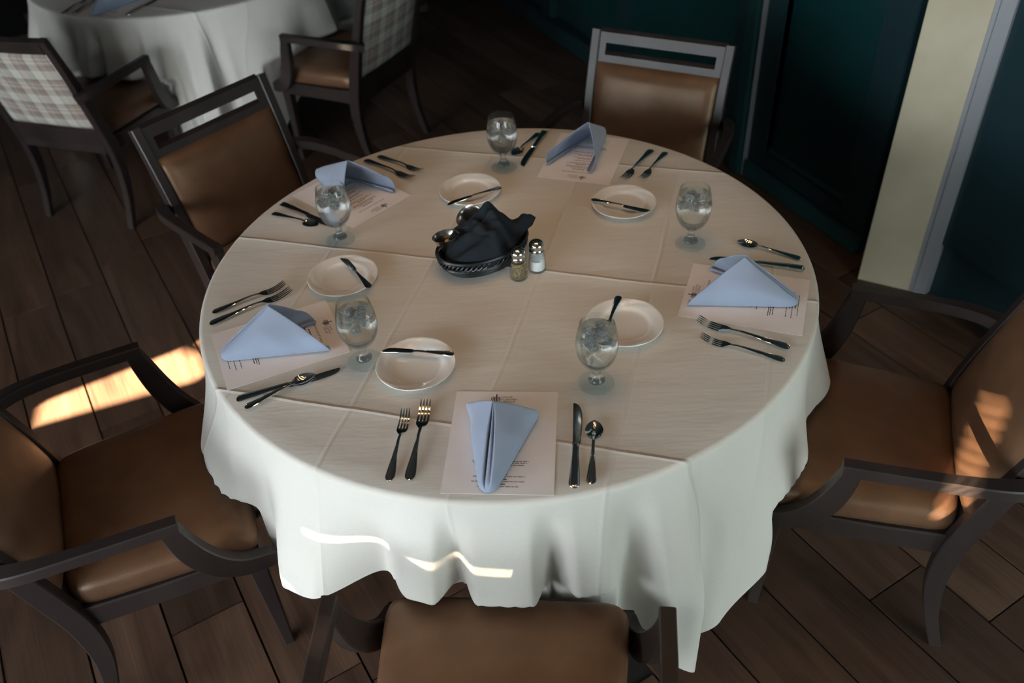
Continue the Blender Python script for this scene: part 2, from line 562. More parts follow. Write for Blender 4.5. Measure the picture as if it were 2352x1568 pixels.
# ------------------------------------------------------------------ floor: every plank its own board
floor = struct(MB().box(-8, 8, -8, 8, -0.06, -0.006, Matrix.Rotation(math.atan2(A_AX.y, A_AX.x), 4, 'Z')).obj('floor', 'floor_gap', smooth=False))
PL = 1.22
def plank_mesh(L_):
    return MB().box(0, L_, -0.098, 0.098, -0.012, 0.0, bev=0.0018).mesh('plank', smooth=False)
plank_meshes = []
for L_ in (1.215, 1.215, 0.9, 1.05):
    me = plank_mesh(L_); me.materials.append(M['floor']); plank_meshes.append((L_, me))
pang = math.atan2(A_AX.y, A_AX.x)
n_planks = 0
for row in range(-21, 12):
    nn = 0.519 + 0.2 * (row - 0.5)
    a = -5.6 + random.random() * 1.1
    while a < 2.4:
        L_, me = plank_meshes[random.randrange(4)]
        mid = A_AX * (a + L_ / 2) + N_AX * nn
        # keep what the room shows: inside the view wedge seen from the table side
        vis = (mid.y > -1.75) and (mid.x > -2.5 - 0.48 * max(0, mid.y + 0.6)) and (mid.x < 2.4 - 0.35 * mid.y) and (mid.y < 5.6) and math.hypot(mid.x, mid.y) > 0.25
        if vis:
            o = link('plank', me, floor)
            o.location = A_AX * a + N_AX * nn
            o.rotation_euler = (0, 0, pang)
            n_planks += 1
        a += L_ + 0.003
print('planks', n_planks)

# ------------------------------------------------------------------ room shell
def wall_frame(p0, p1):
    d = (Vector(p1) - Vector(p0)); L_ = d.length; d.normalize()
    return Matrix.Translation(Vector(p0)) @ Matrix.Rotation(math.atan2(d.y, d.x), 4, 'Z'), L_
CH = 3.0
# panelled dark wall behind the far chair; local x along the wall, local -y faces the room
W_P0 = Vector((1.087, 1.728, 0)); W_D = Vector((0.319, -0.757, 0)).normalized()
wa = W_P0 - W_D * 4.6; wb = W_P0 + W_D * 3.6
wm, wl = wall_frame(wa, wb)
wall_right = struct(MB().box(0, wl, 0.06, 0.16, 0, CH).obj('wall_right', 'teal_wall', smooth=False))
wall_right.matrix_world = wm
def wpart(name, x0, x1, y0, y1, z0, z1, mat, bev=0.004, parent=wall_right):
    return MB().box(x0, x1, y0, y1, z0, z1, bev=bev).obj(name, mat, parent)
S0 = 4.6                         # the corner post where the skirting starts
for (x0, x1) in ((0.15, 1.30), (1.42, 2.62), (2.74, 3.50), (3.60, 4.48)):
    wpart('panel', x0, x1, 0.035, 0.065, 0.22, 2.7, 'dark_glass')
for x in (0.08, 1.36, 2.68, 3.55, 4.53):
    wpart('stile', x - 0.055, x + 0.055, 0.005, 0.065, 0.0, CH, 'teal_wall')
wpart('post', S0 - 0.012, S0 + 0.05, -0.035, 0.065, 0, CH, 'teal_trim', 0.003)
wpart('edge_strip', S0 + 0.06, S0 + 0.068, -0.02, 0.065, 0, CH, 'jamb', 0.002)
# the glazed door between the post and the pillar
door = struct(MB().box(S0 + 0.07, S0 + 0.18, 0.0, 0.06, 0.0, 2.6, bev=0.004).box(S0 + 0.66, S0 + 0.80, 0.0, 0.06, 0.0, 2.6, bev=0.004).box(S0 + 0.18, S0 + 0.66, 0.0, 0.06, 0.0, 0.16, bev=0.004).box(S0 + 0.18, S0 + 0.66, 0.0, 0.06, 2.45, 2.6, bev=0.004).obj('door_1', 'teal_wall'))
door.matrix_world = wm
wpart('pane', S0 + 0.175, S0 + 0.665, 0.03, 0.04, 0.155, 2.455, 'dark_glass', 0.001, door)
wpart('glazing_bead', S0 + 0.18, S0 + 0.66, 0.012, 0.032, 0.16, 0.182, 'teal_trim', 0.003, door)
wpart('kick_rail', S0 + 0.07, S0 + 0.80, -0.02, 0.0, 0.0, 0.085, 'teal_trim', 0.006, door)
for (x0, x1) in ((5.55, 6.4), (6.52, 7.4)):
    wpart('panel', x0, x1, 0.035, 0.065, 0.22, 2.7, 'teal_wall')
for (a0, a1) in ((0.0, S0 - 0.012), (S0 + 1.45, wl)):
    bb = struct(MB().box(a0, a1, -0.012, 0.06, 0, 0.11, bev=0.006).obj('baseboard_right', 'teal_wall'))
    bb.matrix_world = wm

# pillar standing proud of that wall, with a grey jamb board on its near edge
pil = thing('pillar', 'cream plastered pillar standing before the dark panelled wall', 'pillar')
c1 = Vector((1.341, 0.833)); c2 = Vector((1.497, 0.741)); c3 = Vector((1.540, 0.702))
poly = [c1, c2, Vector((1.62, 0.80)), Vector((1.60, 0.98)), Vector((1.40, 0.95))]
def prism(poly, z0, z1, name, mat, parent):
    return MB().loft([[(p.x, p.y, z0) for p in poly], [(p.x, p.y, z1) for p in poly]]).obj(name, mat, parent, smooth=False)
prism(poly, 0, CH, 'shaft', 'plaster', pil)
dj = (c3 - c2).normalized(); nj = Vector((dj.y, -dj.x))
jp = [c2 + dj * 0.001, c2 + dj * 0.014, c2 + dj * 0.014 - nj * 0.004, c2 + dj * 0.018 - nj * 0.004, c2 + dj * 0.018, c3, c3 + Vector((0.10, 0.08)), c2 + Vector((0.12, 0.06))]
prism([Vector(p) for p in jp], 0, CH, 'jamb_board', 'jamb', pil)

# far wall, window wall and camera-side wall, ceiling
def S_AX(s_, u_): return Vector((-0.342 * s_ + 0.94 * u_, 0.94 * s_ + 0.342 * u_, 0))
bm_, bl_ = wall_frame(S_AX(6.2, -9), S_AX(6.2, 5))
wback = struct(MB().box(0, bl_, 0, 0.1, 0, CH).obj('wall_back', 'teal_wall', smooth=False)); wback.matrix_world = bm_
# window wall (N = -4.2) with three daylight windows
lm = Matrix.Translation(N_AX * WALL_N) @ Matrix.Rotation(math.atan2(A_AX.y, A_AX.x), 4, 'Z')     # local x along A_AX, local y along N_AX
from mathutils.geometry import tessellate_polygon
def on_wall(p):
    """where the sunbeam that ends at p comes through the window wall: (along the wall, height)"""
    p = Vector(p)
    t = (p.dot(N_AX) - WALL_N) / SUN_H.dot(N_AX)
    q = p - SUN_H * t
    return Vector((q.dot(A_AX), p.z + SUN_TAN * t, 0))
# openings made up in this unseen wall, shaped to throw the sun marks: floor patch, a thin line across the near drape, slats of light on the chair by the pillar
GAPS = [[(-1.625, 0.335, 0), (-1.100, 0.520, 0), (-1.150, 0.640, 0), (-1.235, 0.675, 0), (-1.650, 0.440, 0)],
        [(-0.470, -0.690, 0.6120), (-0.020, -0.830, 0.6000), (-0.020, -0.830, 0.6003), (-0.470, -0.690, 0.6123)],
        [(-1.165, 0.735, 0), (-1.09, 0.675, 0), (-1.06, 0.76, 0), (-1.11, 0.79, 0)],
        [(-0.560, -0.640, 0.440), (-0.500, -0.690, 0.440), (-0.500, -0.690, 0.4408), (-0.560, -0.640, 0.4408)]]
for k in range(9):
    z = 0.46 + 0.026 * k
    GAPS.append([(0.900, -0.640, z), (1.085, -0.480, z), (1.085, -0.480, z + 0.0022), (0.900, -0.640, z + 0.0022)])
gaps = [[on_wall(p) for p in g] for g in GAPS]
outline = [Vector((-9, 0, 0)), Vector((6.5, 0, 0)), Vector((6.5, CH, 0)), Vector((-9, CH, 0))]
flat = [p for lp in [outline] + gaps for p in lp]
tris = tessellate_polygon([outline] + gaps)
wleft = struct(MB().add([(p.x, 0.0, p.y) for p in flat], tris).obj('wall_left', 'wall', smooth=False)); wleft.matrix_world = lm
for k, (a0, a1) in enumerate(WIN_SPANS):
    f = 0.05
    mb = MB().box(a0 - f, a0, 0.0, 0.04, *WIN_Z, bev=0.004).box(a1, a1 + f, 0.0, 0.04, *WIN_Z, bev=0.004)
    mb.box(a0 - f, a1 + f, 0.0, 0.04, WIN_Z[0] - f, WIN_Z[0], bev=0.004).box(a0 - f, a1 + f, 0.0, 0.04, WIN_Z[1], WIN_Z[1] + f, bev=0.004)
    wn = struct(mb.obj('window_%d' % (k + 1), 'frame_paint')); wn.matrix_world = lm
# added wall stub, cut clear of the sunbeams; an added shade closes its window
fm = Matrix.Translation(S_AX(FRONT_S, 0)) @ Matrix.Rotation(math.atan2(0.342, 0.94), 4, 'Z')
wpart_ = struct(MB().box(0.3, 6, -0.06, 0, 0, CH).obj('wall_added_stub', 'wall', smooth=False)); wpart_.matrix_world = fm
wfront = struct(MB().box(-7, 7, -0.06, 0, 0, CH).obj('wall_front', 'wall', smooth=False)); wfront.matrix_world = Matrix.Translation(S_AX(-6.4, 0)) @ Matrix.Rotation(math.atan2(0.342, 0.94), 4, 'Z')
win = struct(MB().box(SHADE[0] - .05, SHADE[1] + .05, 0.0, 0.03, SHADE[2] - .05, SHADE[2]).box(SHADE[0] - .05, SHADE[1] + .05, 0.0, 0.03, SHADE[3], SHADE[3] + .05).obj('window_4', 'frame_paint')); win.matrix_world = fm
MB().box(SHADE[0], SHADE[1], 0.002, 0.008, SHADE[2], SHADE[3]).obj('added_shade', 'paper', win)  # unseen panel put in to close this window to the sun
cpts = [S_AX(-6.4, 4.0), S_AX(6.3, 4.0), S_AX(6.3, -9.0), S_AX(-6.4, -3.2)]
ceil = struct(MB().loft([[(p.x, p.y, CH) for p in cpts], [(p.x, p.y, CH + 0.08) for p in cpts]]).obj('ceiling', 'ceiling', smooth=False))

# warm recessed downlights in the ceiling
def downlight(x, y, power):
    t = thing('ceiling_downlight', 'small warm recessed ceiling downlight', 'lamp', (x, y, CH), 0, 'recessed downlights over the dining room')
    MB().lathe([(0.030, -0.002), (0.034, -0.008), (0.05, -0.006), (0.052, 0.0), (0.030, -0.001)], 20).obj('trim_ring', 'can', t)
    ld = bpy.data.lights.new('bulb', 'SPOT'); ld.energy = power; ld.shadow_soft_size = 0.028; ld.color = (1.0, 0.56, 0.25)
    ld.spot_size = R(64); ld.spot_blend = 0.9
    o = bpy.data.objects.new('bulb', ld); COL.objects.link(o); o.parent = t; o.location = (0, 0, -0.035)
for (x, y) in ((-0.55, 0.62), (-0.25, 0.32), (0.05, 0.02), (0.35, -0.28), (0.62, -0.55), (-0.60, 0.05), (-0.30, -0.25), (0.0, -0.55), (0.35, 0.45), (0.60, 0.15), (0.05, 0.70), (-1.45, 2.7)):
    downlight(x, y, 5.0)

# ------------------------------------------------------------------ tables and their cloths
RT = 0.762
CA = R(-17.2)                                # direction of the cloth's weave
HEM = [(-180, .80), (-168, .75), (-157, .86), (-146, .86), (-137, .775), (-128, .86), (-122, .87), (-113, .755), (-107, .84), (-103.5, .845), (-100.5, .742), (-97, .838), (-89.5, .842), (-86, .742), (-82.5, .835), (-78.5, .84),
       (-74, .748), (-69.5, .86), (-65.5, .875), (-61.5, .79), (-57, .82), (-48, .845), (-38, .845), (-28, .79), (-17, .85), (-8, .77), (2, .85), (12, .77), (22, .86), (30, .88), (40, .78),
       (52, .85), (63, .77), (75, .85), (86, .77), (97, .85), (107, .78), (118, .89), (130, .79), (142, .85), (152, .77), (163, .85), (172, .77), (180, .80)]
_ha = np.array([h[0] for h in HEM], float); _hr = np.array([h[1] for h in HEM], float)
def hem_radius(deg):
    d = ((deg + 180) % 360) - 180
    i = int(np.searchsorted(_ha, d, side='right') - 1); i = max(0, min(i, len(_ha) - 2))
    t = (d - _ha[i]) / (_ha[i + 1] - _ha[i])
    return lerp(_hr[i], _hr[i + 1], smooth01(t))
def cloth_mesh(rot, seats, half=1.03):
    """seats: (centre relative to the table, facing) of the chairs whose seat fronts press the drape inwards"""
    NA = 900
    ex = 13.0
    rows = []
    for k in range(1, 15):                   # flat top
        r_ = (RT - 0.012) * (k / 14) ** 0.8
        rows.append([(r_ * math.cos(2 * math.pi * a / NA), r_ * math.sin(2 * math.pi * a / NA), 0.0) for a in range(NA)])
    for e in (20, 45, 70, 90):               # rolled edge
        r_ = RT - 0.012 + 0.012 * math.sin(R(e)); z = -0.012 * (1 - math.cos(R(e)))
        rows.append([(r_ * math.cos(2 * math.pi * a / NA), r_ * math.sin(2 * math.pi * a / NA), z) for a in range(NA)])
    ND = 34
    drops = []
    for a in range(NA):
        th = 2 * math.pi * a / NA - CA
        c, s_ = abs(math.cos(th)), abs(math.sin(th))
        drops.append(half / (c ** ex + s_ ** ex) ** (1 / ex) - RT)
    for k in range(1, ND + 1):
        row = []
        for a in range(NA):
            th = 2 * math.pi * a / NA
            L_ = min(drops[a], 0.735)
            z = -0.012 - (L_ - 0.012) * (k / ND)
            g = smooth01((-z - 0.012) / 0.36) ** 0.85 if -z > 0.015 else 0
            rh = hem_radius(math.degrees(th))
            r_ = RT + (rh - RT) * g + 0.012 * (-z) * 0.5
            r_ += 0.002 * g * math.sin(th * 23 + 1.3 * math.sin(th * 5))
            dr = Vector((math.cos(th + rot), math.sin(th + rot)))
            for c_, f_ in seats:
                df_ = dr.dot(f_)
                if df_ > -0.5: continue
                rl = (c_.dot(f_) + 0.266) / df_
                latd = abs((dr * rl - c_).dot(Vector((f_.y, -f_.x))))
                wgt = smooth01((0.335 - latd) / 0.045) * smooth01((0.515 - (z + TZ)) / 0.035)
                if r_ > rl and wgt > 0: r_ = lerp(r_, rl, wgt)
            row.append((r_ * math.cos(th), r_ * math.sin(th), z))
        rows.append(row)
    vs_ = [(0, 0, 0)]; fs = []
    for row in rows: vs_ += row
    for a in range(NA): fs.append((0, 1 + a, 1 + (a + 1) % NA))
    for i in range(len(rows) - 1):
        o = 1 + i * NA
        for a in range(NA):
            b_ = (a + 1) % NA
            fs.append((o + a, o + NA + a, o + NA + b_, o + b_))
    mb_ = MB().add(vs_, fs)
    me = mb_.mesh('tablecloth', True, 180)
    me.materials.append(M['linen'])
    return me
def V2(a, b_): return Vector((a, b_))
CHAIRS = {'A': ((-0.072, -1.013), (0.115, 0.993)), 'B': ((-0.926, -0.419), (0.923, 0.384)), 'E': ((0.881, -0.380), (-0.937, 0.350)), 'C': ((-0.706, 0.637), (0.744, -0.669)), 'D': ((0.437, 0.833), (-0.478, -0.878)),
          'L': ((-1.79, 1.85), (0.343, 0.939)), 'R': ((-0.662, 2.199), (-0.874, 0.486))}
T2 = Vector((-1.47, 2.77, 0))
cloth_me = cloth_mesh(0.0, [(V2(*CHAIRS[k][0]), V2(*CHAIRS[k][1]).normalized()) for k in 'ABCDE'])
cloth_me2 = cloth_mesh(R(-10), [(V2(*CHAIRS[k][0]) - V2(T2.x, T2.y), V2(*CHAIRS[k][1]).normalized()) for k in 'LR'], 1.20)
def table(loc, rz, lab, lab_c, cloth_me):
    t = thing('dining_table', lab, 'table', loc, 0, 'round dining tables')
    MB().lathe([(0, TZ - 0.030), (RT - 0.03, TZ - 0.030), (RT - 0.02, TZ - 0.022), (RT - 0.02, TZ - 0.008), (RT - 0.03, TZ - 0.004), (0, TZ - 0.004)], 64).obj('tabletop', 'wood', t)
    MB().lathe([(0, 0.04), (0.05, 0.04), (0.045, 0.4), (0.06, 0.70), (0.12, TZ - 0.03), (0, TZ - 0.03)], 24).obj('pedestal', 'wood', t)
    MB().lathe([(0, 0.0), (0.30, 0.0), (0.30, 0.02), (0.10, 0.05), (0, 0.05)], 32).obj('base', 'wood', t)
    c = link('tablecloth', cloth_me); c.location = (loc[0], loc[1], TZ); c.rotation_euler = (0, 0, rz)
    tag(c, lab_c, 'tablecloth', 'white tablecloths')
table((0, 0, 0), 0, 'round table set for five under the large white cloth', 'white linen cloth with pressed creases draped over the table set for five', cloth_me)
table(T2, R(-10), 'round table under white cloth between the two plaid-backed chairs', 'white linen cloth on the far table between the plaid-backed chairs', cloth_me2)

# ------------------------------------------------------------------ chairs
POST = [(0.0, -0.225), (0.06, -0.205), (0.14, -0.182), (0.25, -0.165), (0.36, -0.168), (0.45, -0.185), (0.56, -0.212), (0.66, -0.24), (0.78, -0.276), (0.885, -0.312)]
def post_y(z): return interp(POST, z)
def rect_sec(c, ax, ay, hx, hy, bev=0.004):
    c = Vector(c); ax = Vector(ax).normalized(); ay = Vector(ay).normalized()
    pts = [(-hx + bev, -hy), (hx - bev, -hy), (hx, -hy + bev), (hx, hy - bev), (hx - bev, hy), (-hx + bev, hy), (-hx, hy - bev), (-hx, -hy + bev)]
    return [c + ax * x + ay * y for x, y in pts]
def superoutline(wf, wb, d, n, ex=7.0):
    out = []
    for k in range(n):
        t = 2 * math.pi * k / n
        c, s_ = math.cos(t), math.sin(t)
        x = math.copysign(abs(c) ** (2 / ex), c); y = math.copysign(abs(s_) ** (2 / ex), s_)
        w_ = lerp(wb, wf, (y + 1) / 2)
        out.append((x * w_ / 2, y * d / 2))
    return out
def chair_meshes(slot, plaid):
    """returns a list of (part name, mesh, material)"""
    P_ = []
    # seat cushion
    ol = [(x, y + 0.041) for x, y in superoutline(0.515, 0.450, 0.418, 72, 11.0)]
    def ring(k, z): return [(x - math.copysign(min(abs(x), k), x), y - math.copysign(min(abs(y - 0.041), k), y - 0.041), z) for x, y in ol]
    secs = [ring(0.012, 0.408), ring(0.003, 0.414), ring(0.0, 0.432), ring(0.001, 0.452), ring(0.006, 0.467), ring(0.018, 0.477), ring(0.045, 0.484), ring(0.10, 0.489), ring(0.16, 0.491)]
    P_.append(('seat', MB().loft(secs), 'leather', 60))
    # seat rails
    mb_ = MB()
    for s_ in (-1, 1):
        mb_.loft([rect_sec((s_ * x, y, 0.375), (1, 0, 0), (0, 0, 1), 0.013, h) for x, y, h in ((0.216, -0.17, 0.034), (0.228, 0.0, 0.030), (0.236, 0.215, 0.030))])
    mb_.box(-0.235, 0.235, 0.212, 0.236, 0.345, 0.405, bev=0.003)
    mb_.box(-0.215, 0.215, -0.195, -0.168, 0.345, 0.405, bev=0.003)
    P_.append(('seat_rail', mb_, 'wood', 40))
    for s_ in (-1, 1):
        # rear post: leg and back upright in one sabre curve
        zs = [0.0, 0.03, 0.06, 0.1, 0.14, 0.2, 0.25, 0.3, 0.36, 0.41, 0.45, 0.5, 0.56, 0.61, 0.66, 0.72, 0.78, 0.83, 0.885]
        path = catmull([(s_ * lerp(0.226, 0.238, z / 0.885), y, z) for z, y in POST], 4)
        secs = []
        for i, p in enumerate(path):
            t = (path[min(i + 1, len(path) - 1)] - path[max(i - 1, 0)]); t /= np.linalg.norm(t)
            d = lerp(0.014, 0.026, smooth01(p[2] / 0.38)) if p[2] < 0.38 else lerp(0.026, 0.015, smooth01((p[2] - 0.45) / 0.42))
            secs.append(rect_sec(p, (1, 0, 0), (0, t[2], -t[1]), 0.0155, d, 0.003))
        P_.append(('rear_leg', MB().loft(secs), 'wood', 40))
        # front leg
        P_.append(('front_leg', MB().loft([rect_sec((s_ * 0.226, 0.222, 0.0), (1, 0, 0), (0, 1, 0), 0.013, 0.013, 0.003), rect_sec((s_ * 0.226, 0.218, 0.34), (1, 0, 0), (0, 1, 0), 0.021, 0.021, 0.003), rect_sec((s_ * 0.226, 0.216, 0.408), (1, 0, 0), (0, 1, 0), 0.021, 0.021, 0.003)]), 'wood', 40))
        # arm: bar, then the front support sweeping forward and down to the seat rail
        mb_ = MB()
        bar = catmull([(s_ * 0.243, -0.275, 0.628), (s_ * 0.272, -0.235, 0.640), (s_ * 0.292, -0.17, 0.647), (s_ * 0.303, -0.06, 0.649), (s_ * 0.310, 0.112, 0.648)], 6)
        secs = []
        for i, p in enumerate(bar):
            t = (bar[min(i + 1, len(bar) - 1)] - bar[max(i - 1, 0)]); t /= np.linalg.norm(t)
            lat = np.array([t[1], -t[0], 0]); lat /= np.linalg.norm(lat)
            secs.append(rect_sec(p, lat, np.cross(lat, t), lerp(0.021, 0.0155, smooth01((p[1] + 0.27) / 0.2)), 0.0155, 0.003))
        mb_.loft(secs)
        sup = catmull([(s_ * 0.310, 0.092, 0.640), (s_ * 0.307, 0.104, 0.585), (s_ * 0.298, 0.122, 0.520), (s_ * 0.284, 0.152, 0.455), (s_ * 0.268, 0.195, 0.405), (s_ * 0.256, 0.250, 0.383), (s_ * 0.252, 0.272, 0.382)], 5)
        secs = []
        for i, p in enumerate(sup):
            t = (sup[min(i + 1, len(sup) - 1)] - sup[max(i - 1, 0)]); t /= np.linalg.norm(t)
            nrm = np.array([0, t[2], -t[1]]); nrm /= np.linalg.norm(nrm)
            f = i / (len(sup) - 1)
            secs.append(rect_sec(p, (1, 0, 0), nrm, 0.0145, lerp(0.020, 0.030, math.sin(math.pi * min(1, f * 1.25) * 0.8)) if f < 0.8 else lerp(0.027, 0.017, (f - 0.8) / 0.2), 0.003))
        mb_.loft(secs)
        P_.append(('arm', mb_, 'wood', 40))
        for (gx, gy) in ((s_ * 0.226, -0.225), (s_ * 0.226, 0.222)):
            P_.append(('foot_glide', MB().lathe([(0, 0.0), (0.010, 0.0), (0.0125, 0.002), (0.0125, 0.006), (0, 0.006)], 12, (gx, gy, 0)), 'glide', 40))
    # back: top rail (with its hand slot), lower rail, cushion in front, fabric panel behind
    def back_bar(mb_, x0, x1, z0, z1, hd=0.013, bow=0.0):
        secs = []
        nx = 12
        for k in range(nx + 1):
            x = lerp(x0, x1, k / nx)
            zc = (z0 + z1) / 2
            t = Vector((0, post_y(z1) - post_y(z0), z1 - z0)).normalized()
            y = post_y(zc) - bow * (1 - (x / 0.24) ** 2)
            secs.append(rect_sec((x, y, zc), t, (0, t.z, -t.y), (z1 - z0) / 2, hd, 0.0025))
        mb_.loft(secs)
    zt = 0.885; wi = 0.225
    if slot:
        mb_ = MB()
        xs = [-wi, -wi + 0.028, -0.10, 0.0, 0.10, wi - 0.028, wi]; zs_ = [zt - 0.097, zt - 0.071, zt - 0.033, zt]
        hd = 0.009
        def pt(i_, j_, s2): return (xs[i_], post_y(zs_[j_]) + s2 * hd, zs_[j_] - s2 * 0.004)
        cells = [(i_, j_) for i_ in range(6) for j_ in range(3) if not (j_ == 1 and 1 <= i_ <= 4)]
        cs = set(cells)
        for (i_, j_) in cells:
            for s2 in (-1, 1):
                mb_.add([pt(i_, j_, s2), pt(i_ + 1, j_, s2), pt(i_ + 1, j_ + 1, s2), pt(i_, j_ + 1, s2)], [(0, 1, 2, 3)])
            for (di, dj, a_, b_) in ((-1, 0, (i_, j_), (i_, j_ + 1)), (1, 0, (i_ + 1, j_), (i_ + 1, j_ + 1)), (0, -1, (i_, j_), (i_ + 1, j_)), (0, 1, (i_, j_ + 1), (i_ + 1, j_ + 1))):
                if (i_ + di, j_ + dj) not in cs:
                    mb_.add([pt(*a_, -1), pt(*b_, -1), pt(*b_, 1), pt(*a_, 1)], [(0, 1, 2, 3)])
        P_.append(('top_rail', mb_, 'wood', 40))
        ztop = zt - 0.098
    else:
        mb_ = MB(); back_bar(mb_, -wi, wi, zt - 0.055, zt, 0.017, 0.018)
        P_.append(('top_rail', mb_, 'wood', 40)); ztop = zt - 0.055
    mb_ = MB(); back_bar(mb_, -wi, wi, 0.385, 0.462, 0.017, 0.020 if plaid else 0.0)
    P_.append(('lower_rail', mb_, 'wood', 40))
    zb = 0.455
    nx, nz = 20, 16
    def back_slab(y_front, y_back, bulge_f, bulge_b, hw):
        rowsF, rowsB = [], []
        for j in range(nz + 1):
            v = j / nz; z = lerp(zb, ztop, v)
            rf, rb = [], []
            for i in range(nx + 1):
                u_ = i / nx * 2 - 1
                e_ = (1 - abs(u_) ** 6) ** 0.5 * (1 - abs(2 * v - 1) ** 8) ** 0.5
                x = u_ * hw
                rf.append((x, post_y(z) + y_front * 0.35 + (y_front * 0.65 + bulge_f * (1 - 0.5 * u_ * u_)) * e_, z))
                rb.append((x, post_y(z) + y_back * 0.5 - (abs(y_back) * 0.5 + bulge_b * (1 - u_ * u_)) * e_, z))
            rowsF.append(rf); rowsB.append(rb)
        return rowsF, rowsB
    F_, B_ = back_slab(0.026, -0.004, 0.014, 0.0, wi - 0.001)
    def closed_slab(F_, B_):
        mb2 = MB(); mb2.grid(F_); mb2.grid(B_)
        for rf, rb in ((F_[0], B_[0]), (F_[-1], B_[-1])): mb2.grid([rf, rb])
        for s2 in (0, -1): mb2.grid([[r_[s2] for r_ in F_], [r_[s2] for r_ in B_]])
        return mb2
    P_.append(('back_cushion', closed_slab(F_, B_), 'leather', 60))
    F2, B2 = back_slab(-0.006, -0.014, 0.0, 0.020 if plaid else 0.004, wi - 0.001)
    F2 = [[(x, y if False else post_y(z) - 0.004, z) for x, y, z in row] for row in F2]
    P_.append(('back_panel', closed_slab(F2, B2), 'plaid' , 60))
    return [(n, m.mesh(n, True, a), mt) for n, m, mt, a in P_]
_chair_cache = {}
def chair(loc, f, label, slot=True, plaid=False):
    key = (slot, plaid)
    if key not in _chair_cache:
        _chair_cache[key] = chair_meshes(slot, plaid)
        for n, me, mt in _chair_cache[key]: me.materials.append(M[mt])
    t = thing('dining_armchair', label, 'chair', (loc[0], loc[1], 0), math.atan2(f[1], f[0]) - math.pi / 2, 'armchairs around the tables')
    for n, me, mt in _chair_cache[key]:
        link(n, me, t)
    return t
chair(*CHAIRS['A'], 'brown leather armchair nearest the camera, its seat tucked at the cloth')
chair(*CHAIRS['B'], 'brown leather armchair beside the sunlit strip of floor')
chair(*CHAIRS['E'], 'brown leather armchair below the cream pillar, seen from its side')
chair(*CHAIRS['C'], 'dark slotted-back armchair with its front in shade, near the plaid chairs')
chair(*CHAIRS['D'], 'slotted-back leather armchair lit by the window, before the dark wall')
chair(*CHAIRS['L'], 'armchair with pale plaid back, standing clear on the open floor', False, True)
chair(*CHAIRS['R'], 'armchair with grey plaid back in shade, behind the dark slotted armchair', False, True)

# ------------------------------------------------------------------ menu cards
PW, PH = 0.2159, 0.2794
def text_mesh(body, size, align='LEFT'):
    cu = bpy.data.curves.new('print', 'FONT'); cu.body = body; cu.size = size; cu.align_x = align
    cu.space_line = 1.0
    o = bpy.data.objects.new('print', cu); COL.objects.link(o)
    dg = bpy.context.evaluated_depsgraph_get()
    me = bpy.data.meshes.new_from_object(o.evaluated_get(dg))
    bpy.data.objects.remove(o); bpy.data.curves.remove(cu)
    return me
def shift(me, dx, dy, dz, sx=1.0):
    for v in me.vertices: v.co = Vector((v.co.x * sx + dx, v.co.y + dy, v.co.z + dz))
    return me
ZP = 0.0006
paper_me = MB().box(-PW / 2, PW / 2, -PH / 2, PH / 2, 0, 0.0005).mesh('sheet', False); paper_me.materials.append(M['paper'])
top = PH / 2
logo = MB()
for k, (h, w_) in enumerate(((0.008, .0011), (0.013, .0016), (0.0125, .0022), (0.024, .0026), (0.0125, .0022), (0.0135, .0016), (0.007, .0009))):
    x = -0.0325 + k * 0.0034
    logo.box(x, x + w_, top - 0.0225 - h / 2 + (0.002 if k == 3 else 0), top - 0.0225 + h / 2 + (0.002 if k == 3 else 0), ZP, ZP + 0.0001)
logo_me = logo.mesh('logo', False); logo_me.materials.append(M['ink_blue'])
name_me = text_mesh('DAVE\nCANTIN\nGROUP', 0.0066)
shift(name_me, -0.0065, top - 0.0195, ZP, 1.15); name_me.materials.append(M['ink'])
rule_me = MB().box(-0.0095, -0.0092, top - 0.032, top - 0.012, ZP, ZP + 0.0001).mesh('rule', False); rule_me.materials.append(M['ink'])
head_me = text_mesh('DAVE CANTIN GROUP DINNER', 0.0072, 'CENTER')
shift(head_me, 0, top - 0.052, ZP, 0.92); head_me.materials.append(M['ink'])
lines = MB()
rnd = random.Random(3)
def printed_line(y, w_, h=0.0014):
    x = -w_ / 2
    while x < w_ / 2:
        l_ = min(rnd.uniform(0.004, 0.013), w_ / 2 - x + 0.001)
        lines.box(x, x + l_, y - h / 2, y + h / 2, ZP, ZP + 0.0001)
        x += l_ + 0.0016
for y, w_, h in ((0.066, .034, .0026), (0.074, .052, .0014), (0.080, .085, .0014), (0.084, .078, .0014), (0.094, .030, .0024), (0.100, .088, .0014), (0.105, .060, .0014), (0.118, .048, .002),
                 (0.130, .036, .0022), (0.136, .066, .0014), (0.150, .044, .0022), (0.156, .070, .0014), (0.170, .076, .0022), (0.197, .110, .0018), (0.2015, .104, .0018), (0.207, .098, .0018),
                 (0.230, .030, .0022), (0.236, .100, .0014), (0.243, .030, .0022), (0.2485, .104, .0014), (0.255, .026, .0022), (0.261, .078, .0014)):
    printed_line(top - y, w_, h)
lines_me = lines.mesh('menu_lines', False); lines_me.materials.append(M['ink'])
def card(corners, label, group='menu cards at the place settings', z=TZ):
    """corners: top-left, top-right as seen by the diner, then the middle"""
    tl, tr, mid = [Vector((*c, 0)) for c in corners]
    d = tr - tl
    t = thing('menu_card', label, 'menu', (mid.x, mid.y, z + 0.0008), math.atan2(d.y, d.x), group)
    for n, me in (('sheet', paper_me), ('logo', logo_me), ('logo_rule', rule_me), ('company_name', name_me), ('heading', head_me), ('menu_lines', lines_me)):
        o = link(n, me, t)
        if n == 'menu_lines': o['kind'] = 'stuff'
    return t
SET = {'A': 'in the setting nearest the camera', 'B': 'in the setting by the sunlit strip of floor', 'C': 'in the setting before the shaded slotted chair',
       'D': 'in the setting before the window-lit slotted chair', 'E': 'in the setting below the cream pillar'}
